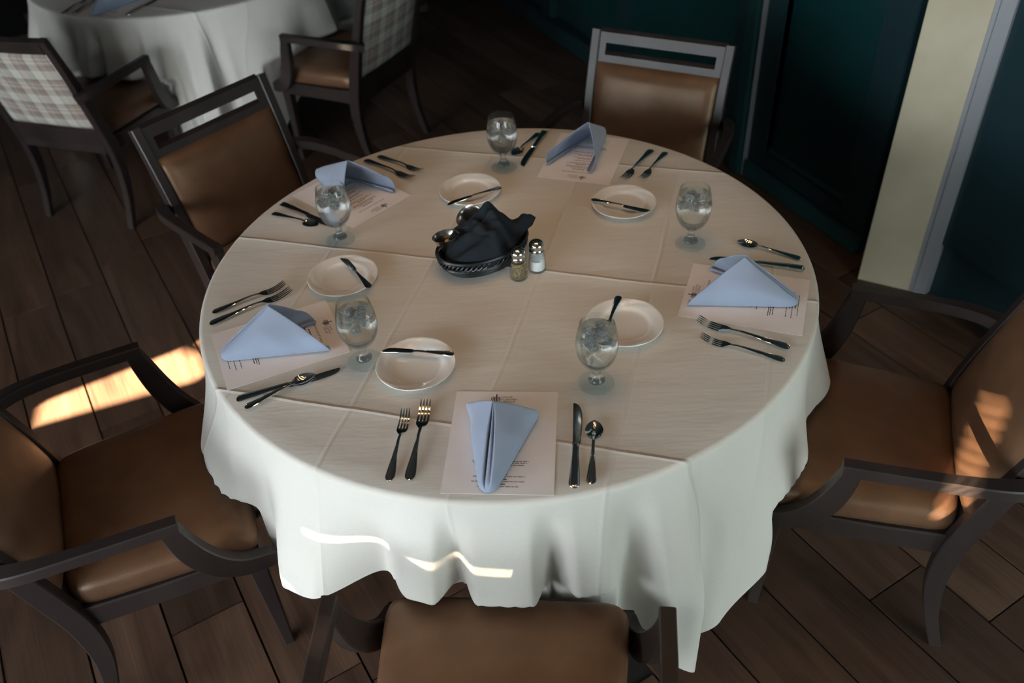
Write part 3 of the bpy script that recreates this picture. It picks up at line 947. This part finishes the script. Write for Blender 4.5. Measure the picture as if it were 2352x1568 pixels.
card(((-0.124, -0.446), (0.093, -0.470), (-0.030, -0.598)), 'printed dinner menu card ' + SET['A'])
card(((-0.447, -0.092), (-0.369, -0.288), (-0.536, -0.244)), 'printed dinner menu card ' + SET['B'])
card(((-0.415, 0.228), (-0.259, 0.385), (-0.431, 0.401)), 'printed dinner menu card ' + SET['C'])
card(((0.107, 0.440), (0.311, 0.366), (0.257, 0.531)), 'printed dinner menu card ' + SET['D'])
# D is seen from its head: its top edge lies towards the table centre
for o in [o for o in COL.objects if o.name.startswith('menu_card')][2:4]:
    o.rotation_euler.z += math.pi
card(((0.393, -0.246), (0.473, -0.040), (0.560, -0.193)), 'printed dinner menu card ' + SET['E'])
for o in [o for o in COL.objects if o.name.startswith('menu_card')][4:5]:
    o.rotation_euler.z += 0.0

# ------------------------------------------------------------------ napkins
def napkin_mesh(T, P, FL, FR, seed=0, gap=0.0095, groove=0.042):
    """a soft tent: closed rounded nose at T, apex P over its middle, open mouth between the feet FL and FR"""
    T, P, FL, FR = [Vector(p) for p in (T, P, FL, FR)]
    lat = FR - FL; lat.z = 0; lat.normalize()
    nrmL = ((P - T).cross(FL - T)).normalized()
    if nrmL.dot(-lat) < 0: nrmL = -nrmL
    nrmR = ((P - T).cross(FR - T)).normalized()
    if nrmR.dot(lat) < 0: nrmR = -nrmR
    NU, NS = 30, 14
    rows = []
    rg = random.Random(seed)
    ph = rg.uniform(0, 6)
    nose = 0.016
    for i in range(NU + 1):
        u0 = (i / NU) ** 1.25
        nw = math.sqrt(max(0.0, 1 - (1 - min(1, u0 / 0.09)) ** 2))       # rounding of the nose
        def side(F, nrm, sgn):
            out = []
            for j in range(NS + 1):
                v = j / NS                        # 0 at the ridge, 1 at the table
                u_ = u0 * (1.0 + 0.035 * math.sin(math.pi * v) * u0 ** 3)
                rid = (T + Vector((0, 0, 0.014 * nw))).lerp(P, u_) + lat * sgn * gap * nw * (1 - 0.62 * u_ * u_)
                bas = T.lerp(F, u_) + lat * sgn * nose * nw * (1 - u_)
                p = rid.lerp(bas, v)
                b_ = 0.019 * min(1, u_ * 1.5) ** 0.8 * math.sin(math.pi * v) * (1 - 0.35 * smooth01((u_ - 0.6) / 0.4))
                b_ += 0.002 * u_ * math.sin(5 * v + ph + 3 * u_)
                p = p + nrm * b_
                p = p + (nrm + Vector((0, 0, 0.5))) * 0.010 * smooth01((u0 - 0.80) / 0.2) * smooth01((v - 0.5) / 0.35) * (1 - smooth01((v - 0.9) / 0.1))
                out.append(p)
            b0 = out[-1]
            inw = lat * -sgn
            k = 0.35 + 0.65 * u0
            for (a, h) in ((0.006, -0.001), (0.012, 0.0015), (0.0145, 0.006), (0.012, 0.011)):   # edge rolled under
                out.append(b0 + inw * a * k * nw + Vector((0, 0, h * k * nw)))
            return out
        L_ = side(FL, nrmL, -1); Rr = side(FR, nrmR, 1)
        ridL, ridR = L_[0], Rr[0]
        d1 = groove * (0.10 + 0.9 * min(1, u0 * 1.5)) * nw * (1.0 - 0.75 * smooth01((u0 - 0.75) / 0.25))
        mid = ridL.lerp(ridR, 0.5)
        dn = Vector((0, 0, -1))
        row = [p for p in reversed(L_)]
        row += [ridL.lerp(mid, 0.18) + dn * d1 * 0.10, ridL.lerp(mid, 0.34) + dn * d1 * 0.60, ridL.lerp(mid, 0.46) + dn * d1, ridL.lerp(mid, 0.56) + dn * d1 * 0.60, ridL.lerp(mid, 0.72) + dn * d1 * 0.16, mid + dn * d1 * 0.05,
                mid.lerp(ridR, 0.35) + dn * d1 * 0.10, mid.lerp(ridR, 0.58) + dn * d1 * 0.34, mid.lerp(ridR, 0.72) + dn * d1 * 0.26, mid.lerp(ridR, 0.88) + dn * d1 * 0.04]
        row += Rr
        zmin = TZ + 0.0042
        rows.append([Vector((p.x, p.y, max(p.z, zmin))) for p in row])
    me = MB().grid(rows).mesh('napkin', True, 75)
    me.materials.append(M['napkin'])
    return me
def napkin(label, T, P, FL, FR, seed):
    me = napkin_mesh(T, P, FL, FR, seed)
    c = Vector((T[0], T[1], 0))
    o = link('napkin', me)
    for v in me.vertices: v.co -= c
    o.location = c
    so_ = o.modifiers.new('thickness', 'SOLIDIFY'); so_.thickness = 0.0026; so_.offset = -1
    sb = o.modifiers.new('smooth', 'SUBSURF'); sb.levels = 1; sb.render_levels = 1
    return tag(o, label, 'napkin', 'folded blue napkins')
zt = TZ + 0.004
napkin('slate blue folded napkin ' + SET['A'], (-0.064, -0.735, zt), (-0.041, -0.585, 0.862), (-0.092, -0.508, zt), (0.046, -0.545, zt), 1)
napkin('slate blue folded napkin ' + SET['B'], (-0.661, -0.288, zt), (-0.542, -0.226, 0.862), (-0.460, -0.175, zt), (-0.408, -0.290, zt), 2)
napkin('slate blue folded napkin ' + SET['C'], (-0.545, 0.545, zt), (-0.425, 0.412, 0.872), (-0.430, 0.300, zt), (-0.299, 0.400, zt), 3)
napkin('slate blue folded napkin ' + SET['D'], (0.330, 0.685, zt), (0.272, 0.565, 0.862), (0.264, 0.430, zt), (0.136, 0.499, zt), 4)
napkin('slate blue folded napkin ' + SET['E'], (0.674, -0.233, zt), (0.556, -0.162, 0.862), (0.415, -0.214, zt), (0.505, -0.068, zt), 5)

# ------------------------------------------------------------------ cutlery (local x runs from the handle end to the tip)
def handle(stations, rimmed=True):
    secs = []
    for (x, hw, zc, th) in stations:
        k = 0.55 if rimmed else 1.0
        pts = [(-hw, 0), (-hw * 0.96, th * 0.8), (-hw * 0.82, th), (-hw * 0.62, th * k + th * 0.02), (0, th * k + th * 0.16), (hw * 0.62, th * k + th * 0.02), (hw * 0.82, th), (hw * 0.96, th * 0.8), (hw, 0), (hw * 0.6, -th * 0.45), (-hw * 0.6, -th * 0.45)]
        secs.append([(x, y, zc + z) for y, z in pts])
    return MB().loft(secs)
def smooth_st(tab, n=5):
    return [tuple(p) for p in catmull(tab, n)]
def fork_parts(L_):
    k = L_ / 0.205
    st = smooth_st([(0.0, 0.0030, 0.0030, 0.0012), (0.004, 0.0085, 0.0032, 0.0018), (0.012, 0.0105, 0.0036, 0.0020), (0.030, 0.0095, 0.0046, 0.0020), (0.060, 0.0062, 0.0066, 0.0020), (0.090, 0.0042, 0.0088, 0.0020), (0.112, 0.0034, 0.0096, 0.0020), (0.130, 0.0034, 0.0078, 0.0018)])
    h = handle([(x * k, a * k, z, t) for x, a, z, t in st])
    # palm, then four tines curving down and up again
    def zline(x):
        return interp([(0.128, 0.0082), (0.138, 0.0055), (0.150, 0.0032), (0.165, 0.0030), (0.180, 0.0055), (0.195, 0.0105), (0.206, 0.0155)], x)
    secs = []
    for x, hw in smooth_st([(0.128, 0.0034), (0.134, 0.0060), (0.140, 0.0098), (0.146, 0.0118), (0.153, 0.0124)], 4):
        z = zline(x)
        secs.append([(x * k, y * hw * k, z + dz) for y, dz in ((-1, 0.001), (-0.5, 0.0003), (0, 0), (0.5, 0.0003), (1, 0.001), (1, -0.0008), (0.5, -0.0015), (0, -0.0018), (-0.5, -0.0015), (-1, -0.0008))])
    head = MB().loft(secs)
    for yb, yt in ((-0.0104, -0.0092), (-0.0035, -0.0031), (0.0035, 0.0031), (0.0104, 0.0092)):
        s2 = []
        for j in range(11):
            f = j / 10; x = lerp(0.1515, 0.205, f); y = lerp(yb, yt, f); hw = lerp(0.0021, 0.0016, f) if f < 0.85 else lerp(0.0016, 0.0005, (f - 0.85) / 0.15)
            z = zline(x)
            s2.append([(x * k, (y - hw) * k, z + 0.0006), (x * k, (y + hw) * k, z + 0.0006), (x * k, (y + hw) * k, z - 0.0010), (x * k, (y - hw) * k, z - 0.0010)])
        head.loft(s2)
    return [('handle', h), ('tines', head)]
def spoon_parts(L_):
    k = L_ / 0.165
    st = smooth_st([(0.0, 0.0030, 0.0030, 0.0012), (0.004, 0.0082, 0.0032, 0.0018), (0.012, 0.0095, 0.0036, 0.0020), (0.030, 0.0080, 0.0046, 0.0020), (0.060, 0.0050, 0.0068, 0.0020), (0.085, 0.0034, 0.0088, 0.0020), (0.105, 0.0032, 0.0098, 0.0020), (0.118, 0.0036, 0.0088, 0.0018)])
    h = handle([(x * k, a * k, z, t) for x, a, z, t in st])
    x0, x1 = 0.113, 0.165
    rowsT, rowsB = [], []
    for i in range(17):
        f = i / 16; x = lerp(x0, x1, f)
        w_ = 0.0185 * (max(0, math.sin(math.pi * (0.06 + 0.94 * f) ** 0.92)) ** 0.62)
        w_ = max(w_, 0.0034 if f < 0.3 else 0.0008)
        zr = lerp(0.0092, 0.0078, f)
        rt, rb = [], []
        for j in range(13):
            y = (j / 12 * 2 - 1)
            d = 0.0072 * (1 - y * y) * math.sin(math.pi * min(1, 0.10 + 0.9 * f)) ** 0.7
            rt.append((x * k, y * w_ * k, zr - d)); rb.append((x * k, y * w_ * k, zr - d - 0.0011))
        rowsT.append(rt); rowsB.append(rb)
    b_ = MB(); b_.grid(rowsT); b_.grid(rowsB)
    for s2 in (0, -1): b_.grid([[r_[s2] for r_ in rowsT], [r_[s2] for r_ in rowsB]])
    b_.grid([rowsT[-1], rowsB[-1]]); b_.grid([rowsT[0], rowsB[0]])
    return [('handle', h), ('bowl', b_)]
def blade(st):
    secs = []
    for (x, y0, y1, zc, th) in st:
        secs.append([(x, y0, zc), (x, lerp(y0, y1, 0.3), zc + th * 0.9), (x, y1 * 0.96, zc + th), (x, y1, zc + th * 0.3), (x, y1 * 0.96, zc - th * 0.4), (x, lerp(y0, y1, 0.3), zc - th * 0.3)])
    return MB().loft(secs)
def knife_parts():
    st = smooth_st([(0.0, 0.0040, 0.0035, 0.0020), (0.004, 0.0095, 0.0042, 0.0036), (0.012, 0.0108, 0.0045, 0.0040), (0.040, 0.0095, 0.0048, 0.0040), (0.075, 0.0074, 0.0050, 0.0038), (0.100, 0.0068, 0.0050, 0.0036), (0.112, 0.0074, 0.0048, 0.0030)])
    h = handle(st, True)
    b_ = blade([tuple(p) for p in catmull([(0.110, -0.0058, 0.0062, 0.0045, 0.0016), (0.118, -0.0088, 0.0068, 0.0040, 0.0014), (0.150, -0.0108, 0.0072, 0.0036, 0.0012), (0.185, -0.0112, 0.0080, 0.0032, 0.0011), (0.210, -0.0085, 0.0088, 0.0030, 0.0010), (0.224, -0.0020, 0.0090, 0.0028, 0.0008), (0.229, 0.0050, 0.0086, 0.0027, 0.0006)], 4)])
    return [('handle', h), ('blade', b_)]
def butter_parts():
    st = smooth_st([(0.0, 0.0028, 0.0035, 0.0012), (0.004, 0.0075, 0.0036, 0.0018), (0.012, 0.0085, 0.0038, 0.0020), (0.030, 0.0068, 0.0045, 0.0020), (0.060, 0.0040, 0.0055, 0.0020), (0.082, 0.0032, 0.0060, 0.0020), (0.094, 0.0036, 0.0052, 0.0018)])
    h = handle(st)
    b_ = blade([tuple(p) for p in catmull([(0.090, -0.0034, 0.0034, 0.0052, 0.0012), (0.097, -0.0074, 0.0052, 0.0044, 0.0011), (0.120, -0.0086, 0.0062, 0.0038, 0.0010), (0.145, -0.0090, 0.0074, 0.0034, 0.0009), (0.158, -0.0054, 0.0080, 0.0032, 0.0008), (0.168, 0.0046, 0.0066, 0.0030, 0.0006)], 4)])
    return [('handle', h), ('blade', b_)]
CUT = {}
for nm, parts in (('dinner_fork', fork_parts(0.212)), ('salad_fork', fork_parts(0.188)), ('teaspoon', spoon_parts(0.165)), ('dinner_knife', knife_parts()), ('butter_knife', butter_parts())):
    CUT[nm] = []
    for pn, mb_ in parts:
        me = mb_.mesh(nm + '_' + pn, True, 35); me.materials.append(M['metal']); CUT[nm].append((pn, me))
CATS = {'dinner_fork': 'fork', 'salad_fork': 'fork', 'teaspoon': 'spoon', 'dinner_knife': 'knife', 'butter_knife': 'knife'}
GRP = {'dinner_fork': 'dinner forks', 'salad_fork': 'salad forks', 'teaspoon': 'teaspoons', 'dinner_knife': 'dinner knives', 'butter_knife': 'butter knives on the bread plates'}
def cutlery(kind, a, b_, label, z=TZ + 0.0005, tilt=0.0, flip=False):
    t = thing(kind, label, CATS[kind], (a[0], a[1], z), 0, GRP[kind])
    t.rotation_euler = (R(180) if flip else 0, -tilt, math.atan2(b_[1] - a[1], b_[0] - a[0]))
    for pn, me in CUT[kind]: link(pn, me, t)
    return t
PIECES = [
 ('A', 'salad_fork', (-0.252, -0.689), (-0.227, -0.500)), ('A', 'dinner_fork', (-0.213, -0.690), (-0.186, -0.480)), ('A', 'dinner_knife', (0.101, -0.738), (0.131, -0.509)), ('A', 'teaspoon', (0.134, -0.730), (0.160, -0.567)),
 ('B', 'salad_fork', (-0.719, -0.116), (-0.563, -0.028)), ('B', 'dinner_fork', (-0.716, -0.160), (-0.537, -0.052)), ('B', 'dinner_knife', (-0.597, -0.433), (-0.384, -0.357)), ('B', 'teaspoon', (-0.573, -0.462), (-0.438, -0.375)),
 ('C', 'dinner_knife', (-0.630, 0.375), (-0.452, 0.232)), ('C', 'teaspoon', (-0.647, 0.328), (-0.520, 0.250)), ('C', 'dinner_fork', (-0.409, 0.603), (-0.268, 0.477)), ('C', 'salad_fork', (-0.370, 0.622), (-0.236, 0.510)),
 ('D', 'dinner_knife', (0.153, 0.713), (0.070, 0.512)), ('D', 'teaspoon', (0.132, 0.702), (0.060, 0.590)), ('D', 'dinner_fork', (0.462, 0.546), (0.366, 0.402)), ('D', 'salad_fork', (0.501, 0.525), (0.412, 0.388)),
 ('E', 'teaspoon', (0.732, -0.059), (0.608, 0.024)), ('E', 'dinner_knife', (0.728, -0.101), (0.515, -0.027)), ('E', 'dinner_fork', (0.611, -0.384), (0.433, -0.274)), ('E', 'salad_fork', (0.589, -0.424), (0.424, -0.332))]
ADJ = {'salad_fork': 'smaller outer polished steel fork ', 'dinner_fork': 'larger inner polished steel fork ', 'teaspoon': 'polished steel teaspoon ', 'dinner_knife': 'long polished steel dinner knife '}
for s_, kind, a, b_ in PIECES:
    cutlery(kind, a, b_, ADJ[kind] + SET[s_], TZ + (0.0045 if (s_, kind) == ('B', 'teaspoon') else 0.0005))   # that spoon lies over the knife

# ------------------------------------------------------------------ bread plates with butter knives
def plate_mesh():
    RP = 0.088
    def swirl(r_, z, t):
        k = smooth01((r_ - 0.058) / 0.02) * smooth01((RP - r_) / 0.008)
        a = t + (r_ - 0.06) * 34
        return r_, z + k * 0.0017 * math.sin(a * 7) * (0.55 + 0.45 * math.sin(a * 3))
    top_p = [(0, 0.006), (0.03, 0.0058), (0.050, 0.0062), (0.056, 0.0075), (0.060, 0.0105), (0.064, 0.0125), (0.070, 0.0142), (0.076, 0.0158), (0.082, 0.0174), (0.086, 0.0184), (0.088, 0.0182)]
    bot = [(0.0884, 0.0172), (0.086, 0.0160), (0.074, 0.0120), (0.062, 0.0076), (0.056, 0.0040), (0.052, 0.0), (0.048, 0.0), (0.046, 0.002), (0, 0.002)]
    return MB().lathe(top_p + bot, 96, (0, 0, 0), swirl).mesh('plate', True, 60)
pm = plate_mesh(); pm.materials.append(M['china'])
PLATES = [('D', (-0.087, 0.366), (0.002, 0.353), (-0.149, 0.290), 'beside the black bread basket, towards the shaded chair'),
          ('E', (0.334, 0.244), (0.246, 0.257), (0.394, 0.182), 'between the two goblets farthest from the camera'),
          ('C', (-0.410, -0.014), (-0.335, -0.082), (-0.422, 0.069), 'between the two goblets by the sunlit floor'),
          ('B', (-0.212, -0.366), (-0.127, -0.350), (-0.289, -0.315), 'touching a goblet foot, nearest the camera'),
          ('A', (0.263, -0.272), (0.262, -0.182), (0.198, -0.351), 'half hidden behind the goblet nearest the camera')]
for s_, c, a, b_, ph in PLATES:
    o = link('bread_plate', pm); o.location = (*c, TZ + 0.0005)
    o.rotation_euler = (0, 0, random.uniform(0, 6))
    tag(o, 'round white china bread plate ' + ph, 'plate', 'bread plates')
    cutlery('butter_knife', a, b_, 'small butter knife on the bread plate ' + ph, TZ + 0.0185, -0.02)

# ------------------------------------------------------------------ goblets of ice water
outer = [(0, 0.0005), (0.030, 0.0), (0.0385, 0.0008), (0.0395, 0.0022), (0.0380, 0.0036), (0.028, 0.0062), (0.0205, 0.0105), (0.0172, 0.017), (0.0128, 0.0235), (0.0094, 0.030), (0.0086, 0.037), (0.0102, 0.0430), (0.0112, 0.0455), (0.0150, 0.0485), (0.0240, 0.0555), (0.0330, 0.066), (0.0400, 0.081), (0.0437, 0.098), (0.0446, 0.112), (0.0435, 0.128), (0.0405, 0.146), (0.0370, 0.162), (0.0364, 0.1645), (0.0358, 0.1655)]
inner = [(0.0350, 0.1650), (0.0352, 0.162), (0.0386, 0.146), (0.0416, 0.128), (0.0427, 0.112), (0.0418, 0.098), (0.0381, 0.082), (0.0312, 0.068), (0.0222, 0.0585), (0.0120, 0.0535), (0, 0.0525)]
_oc = [tuple(p) for p in catmull(outer, 3)]; _ic = [tuple(p) for p in catmull(inner, 3)]
def _gob(prof, name, mat):
    me = MB().lathe(prof, 56).mesh(name, True, 60); me.materials.append(M[mat]); return me
foot_p = [p for p in _oc if p[1] <= 0.0105 and p[0] >= 0.0190]
foot_me = _gob([(0.0, 0.0004)] + [p for p in foot_p] + [(0.019, 0.0108), (0.0, 0.0045)], 'foot', 'foot_glass')
stem_me = _gob([(0.0, 0.0048), (0.0188, 0.0108)] + [p for p in _oc if 0.0112 < p[1] < 0.0475] + [(0.0120, 0.0500), (0.0, 0.0515)], 'stem', 'stem_glass')
bowl_me = _gob([p for p in _oc if p[1] >= 0.0475] + _ic, 'bowl', 'thin_glass')
inn_z = sorted([(z, r_) for r_, z in inner])
def water_mesh(level, seed):
    prof = [(0, 0.0527)]
    for k in range(1, 19):
        z = lerp(0.0527, level, k / 18)
        prof.append((max(0.004, interp(inn_z, z)) + 0.00025, z))
    rg = random.Random(seed)
    def wave(r_, z, t):
        if z >= level - 1e-5:
            return r_, z + 0.0011 * noise.noise(Vector((r_ * 90 * math.cos(t) + seed * 7, r_ * 90 * math.sin(t), 0)))
        return r_, z
    rl = prof[-1][0]
    for q in (0.97, 0.85, 0.7, 0.55, 0.4, 0.25, 0.1): prof.append((rl * q, level + (0.0 if q < 0.95 else 0)))
    prof.append((0, level))
    me = MB().lathe(prof, 56, (0, 0, 0), wave).mesh('water', True, 50)
    me.materials.append(M['water'])
    return me
def ice_mesh(seed):
    bm = bmesh.new(); bmesh.ops.create_cube(bm, size=1)
    bmesh.ops.bevel(bm, geom=list(bm.edges), offset=0.16, segments=2, affect='EDGES')
    bmesh.ops.subdivide_edges(bm, edges=list(bm.edges), cuts=1, use_grid_fill=True)
    for v in bm.verts:
        d = noise.noise(v.co * 2.1 + Vector((seed * 3.1, seed, 0)))
        v.co += v.co.normalized() * d * 0.16
    bm.verts.index_update()
    mb_ = MB().add([tuple(v.co) for v in bm.verts], [tuple(v.index for v in f.verts) for f in bm.faces]); bm.free()
    me = mb_.mesh('ice_cube', True, 50); me.materials.append(M['ice'])
    return me
ICE = [ice_mesh(k) for k in range(4)]
GOBS = [((0.014, 0.502), 0.143, 'farthest from the camera, seen against the dark floor', 7), ((-0.437, 0.171), 0.147, 'standing before the napkin by the shaded chair', 9), ((-0.330, -0.329), 0.141, 'with its foot touching a bread plate', 10),
        ((0.177, -0.451), 0.148, 'nearest the camera, hiding part of a plate', 10), ((0.477, 0.043), 0.148, 'standing alone towards the cream pillar', 7)]
for gi, ((gx, gy), lev, ph, nice) in enumerate(GOBS):
    t = thing('water_goblet', 'stemmed glass goblet of ice water ' + ph, 'glass', (gx, gy, TZ + 0.0008), random.uniform(0, 6), 'goblets of ice water')
    link('bowl', bowl_me, t); link('stem', stem_me, t); link('foot', foot_me, t)
    link('water', water_mesh(lev, gi), t)
    rg = random.Random(gi * 5 + 2)
    for k in range(nice):
        a = 2 * math.pi * k / nice + rg.uniform(-0.4, 0.4); rr = rg.uniform(0.013, 0.022) if k else 0.004
        sz = rg.uniform(0.017, 0.022)
        zc = lev - sz * 0.34 if k % 2 == 0 else lev - 0.021 - rg.uniform(0, 0.016)
        o = link('ice_cube', ICE[k % 4])
        o.location = (gx + rr * math.cos(a), gy + rr * math.sin(a), TZ + 0.0008 + zc)
        o.scale = (sz, sz * rg.uniform(0.8, 1.1), sz * rg.uniform(0.7, 1.0))
        o.rotation_euler = (rg.uniform(-0.5, 0.5), rg.uniform(-0.5, 0.5), rg.uniform(0, 3))
        tag(o, 'cloudy ice cube floating in the goblet ' + ph, 'ice', 'ice cubes in the goblet ' + ph)

# ------------------------------------------------------------------ bread basket
BC = Vector((-0.055, 0.034, TZ)); BA = R(30)
bk = thing('bread_basket', 'oval black woven bread basket at the middle of the table', 'basket', BC, BA)
bk.scale = (0.93, 0.91, 1)
def oval(a, b_, z, n=64, wob=0.0, k=0, ph=0.0, rw=0.0):
    return [((a + rw * math.cos(k * t + ph)) * math.cos(t), (b_ + rw * math.cos(k * t + ph)) * math.sin(t), z + wob * math.sin(k * t + ph)) for t in (2 * math.pi * i / n for i in range(n))]
MB().lathe([(0, 0.003), (0.070, 0.003), (0.072, 0.006), (0, 0.006)], 48).obj('base', 'wicker', bk).scale = (1.40, 0.92, 1)
for i, z in enumerate((0.004, 0.011, 0.018, 0.025)):
    MB().tube(oval(0.100 + z * 0.9, 0.064 + z * 0.7, z), 0.0042, 6, True).obj('coil', 'wicker', bk)
for ph in (0, math.pi * 2 / 3, math.pi * 4 / 3):
    MB().tube(oval(0.128, 0.088, 0.041, 144, 0.008, 18, ph, 0.004), 0.0026, 6, True).obj('braid_strand', 'wicker', bk)
MB().tube(oval(0.133, 0.092, 0.055), 0.0046, 6, True).obj('rim', 'wicker', bk)
# dark liner inside the weave
MB().grid([[tuple(p) for p in oval(0.098, 0.062, 0.006)] + [oval(0.098, 0.062, 0.006)[0]], oval(0.127, 0.086, 0.054) + [oval(0.127, 0.086, 0.054)[0]]]).obj('side_wall', 'wicker', bk)
# black napkin heaped over the bread
def heap():
    rows = []
    NR, NA = 30, 120
    for i in range(NR + 1):
        f = i / NR
        row = []
        for a in range(NA + 1):
            t = 2 * math.pi * a / NA
            corner = math.exp(-((math.atan2(math.sin(t + 0.20), math.cos(t + 0.20))) / 0.20) ** 2)   # loose corner at the far end
            tuck = math.exp(-((math.atan2(math.sin(t - 2.5), math.cos(t - 2.5))) / 0.5) ** 2)
            ra, rb = 0.118 + 0.050 * corner, 0.084 + 0.012 * math.exp(-((math.atan2(math.sin(t + 1.7), math.cos(t + 1.7))) / 0.6) ** 2)
            x, y = f * ra * math.cos(t), f * rb * math.sin(t)
            z = 0.054 + 0.056 * (1 - f ** 3.2)
            z += 0.026 * math.exp(-(((x - 0.045) / 0.035) ** 2 + ((y - 0.030) / 0.030) ** 2)) - 0.018 * math.exp(-(((x + 0.075) / 0.04) ** 2 + ((y - 0.02) / 0.05) ** 2))
            z += 0.026 * corner * f ** 2 + 0.010 * f * (1 - f) * 4 * math.sin(3 * t + 7 * f + 0.8)
            z += 0.009 * math.sin(26 * x + 55 * y * y * 8 + 1.0) * math.sin(math.pi * f) * (1 if y < 0.02 else 0.4)
            z += 0.016 * noise.noise(Vector((x * 26, y * 26, 1.7))) + 0.008 * abs(noise.noise(Vector((x * 45 + y * 30, y * 20, 4.2))))
            if f > 0.9: z -= (f - 0.9) * 0.12 * (1 - corner)
            row.append((x, y, z))
        rows.append(row)
    return MB().grid(rows)
hp = heap().obj('bread_cloth', 'black_napkin', None, True, 80)
hp.location = BC; hp.rotation_euler = (0, 0, BA); hp.scale = (0.93, 0.91, 1)
tag(hp, 'black napkin heaped inside the woven bread basket', 'napkin')
hs_ = hp.modifiers.new('thickness', 'SOLIDIFY'); hs_.thickness = 0.002; hs_.offset = -1
cup_me = MB().lathe([(0, 0.0), (0.021, 0.0), (0.023, 0.002), (0.0285, 0.020), (0.0315, 0.030), (0.0345, 0.0335), (0.0350, 0.0345), (0.0338, 0.0350), (0.0305, 0.0315), (0.0272, 0.020), (0.0215, 0.0035), (0, 0.0030)], 48).mesh('cup', True, 50)
cup_me.materials.append(M['cup_metal'])
def butter_mesh(seed):
    bm = bmesh.new(); bmesh.ops.create_icosphere(bm, subdivisions=3, radius=1)
    for v in bm.verts:
        v.co *= 1 + 0.28 * noise.noise(v.co * 1.4 + Vector((seed, 0, 0))) + 0.08 * noise.noise(v.co * 5)
        v.co.z *= 0.7
    mb_ = MB().add([tuple(v.co) for v in bm.verts], [tuple(v.index for v in f.verts) for f in bm.faces]) if not bm.verts.index_update() else None
    bm.free()
    me = mb_.mesh('butter', True, 45); me.materials.append(M['butter']); return me
for (x, y, z, rx, ry, lab, lb2) in ((-0.140, 0.022, TZ + 0.054, -0.10, -0.12, 'small steel butter cup at the near end of the basket', 'pat of butter in the uncovered steel cup'), (-0.072, 0.088, TZ + 0.078, 0.30, -0.42, 'tilted steel butter cup half covered by the black napkin', None)):
    o = link('butter_cup', cup_me); o.location = (x, y, z); o.rotation_euler = (rx, ry, 0)
    tag(o, lab, 'cup', 'steel butter cups')
    if lb2:
        o2 = link('butter_pat', butter_mesh(3)); o2.location = (x + 0.006, y - 0.004, z + 0.017); o2.scale = (0.0145, 0.013, 0.013)
        tag(o2, lb2, 'butter')

# ------------------------------------------------------------------ shakers
sg = MB().lathe([(0, 0.0), (0.0205, 0.0), (0.0222, 0.002), (0.0225, 0.010), (0.0212, 0.030), (0.0190, 0.046), (0.0182, 0.052), (0.0196, 0.055), (0.0190, 0.058), (0.0165, 0.060), (0.0150, 0.060), (0.0155, 0.050), (0.0170, 0.044), (0.0190, 0.030), (0.0202, 0.012), (0.0195, 0.0060), (0, 0.0050)], 40).mesh('jar', True, 50)
sg.materials.append(M['thin_glass'])
sc_ = MB().lathe([(0.0168, 0.056), (0.0186, 0.0575), (0.0190, 0.0600), (0.0172, 0.0625), (0.0168, 0.0670), (0.0184, 0.0690), (0.0190, 0.0720), (0.0184, 0.0770), (0.0150, 0.0825), (0.0090, 0.0858), (0, 0.0868)], 40).mesh('cap', True, 40)
sc_.materials.append(M['metal'])
def fill_mesh(level, slope, mat):
    prof = [(0, 0.0052)] + [(interp([(0.005, 0.0192), (0.012, 0.0200), (0.030, 0.0188), (0.044, 0.0168), (0.050, 0.0153)], lerp(0.006, level, k / 8)), lerp(0.006, level, k / 8)) for k in range(9)] + [(0.010, level), (0, level)]
    me = MB().lathe(prof, 32, (0, 0, 0), lambda r_, z, t: (r_, z + (slope * r_ * math.cos(t) if z > level - 1e-4 else 0))).mesh('fill', True, 50)
    me.materials.append(M[mat]); return me
holes = MB()
for k in range(7):
    a = 2 * math.pi * k / 6; rr = 0.0075 if k < 6 else 0
    holes.lathe([(0, 0.0004), (0.0009, 0.0003), (0.0009, 0), (0, 0)], 8, (rr * math.cos(a), rr * math.sin(a), 0.0862 if k < 6 else 0.0868))
hole_me = holes.mesh('holes', False); hole_me.materials.append(M['ink'])
for (x, y, lab, cont, mat, lev, sl, nm) in ((0.031, -0.050, 'glass pepper shaker full of speckled ground pepper', 'pepper', 'pepper', 0.047, 0.0, 'pepper_shaker'), (0.079, -0.022, 'glass salt shaker half full of white salt', 'salt', 'salt', 0.036, 0.35, 'salt_shaker')):
    t = thing(nm, lab, 'shaker', (x, y, TZ + 0.0008), 1.0, 'salt and pepper shakers')
    link('jar', sg, t); cp = link('cap', sc_, t); link(cont, fill_mesh(lev, sl, mat), t)
    h_ = link('cap_holes', hole_me, cp); h_['kind'] = 'stuff'

# ------------------------------------------------------------------ what shows of the far table's setting
card(((-1.700, 2.340), (-1.500, 2.265), (-1.655, 2.180)), 'printed menu card on the far table under a napkin')
napkin('slate blue folded napkin on the far table', (-1.72, 2.075, zt), (-1.665, 2.20, 0.862), (-1.67, 2.31, zt), (-1.535, 2.255, zt), 6)
cutlery('salad_fork', (-1.870, 2.120), (-1.815, 2.300), 'outer polished steel fork on the far table')
cutlery('dinner_fork', (-1.820, 2.110), (-1.765, 2.290), 'inner polished steel fork on the far table')
cutlery('dinner_knife', (-1.560, 2.045), (-1.475, 2.250), 'polished steel dinner knife on the far table')
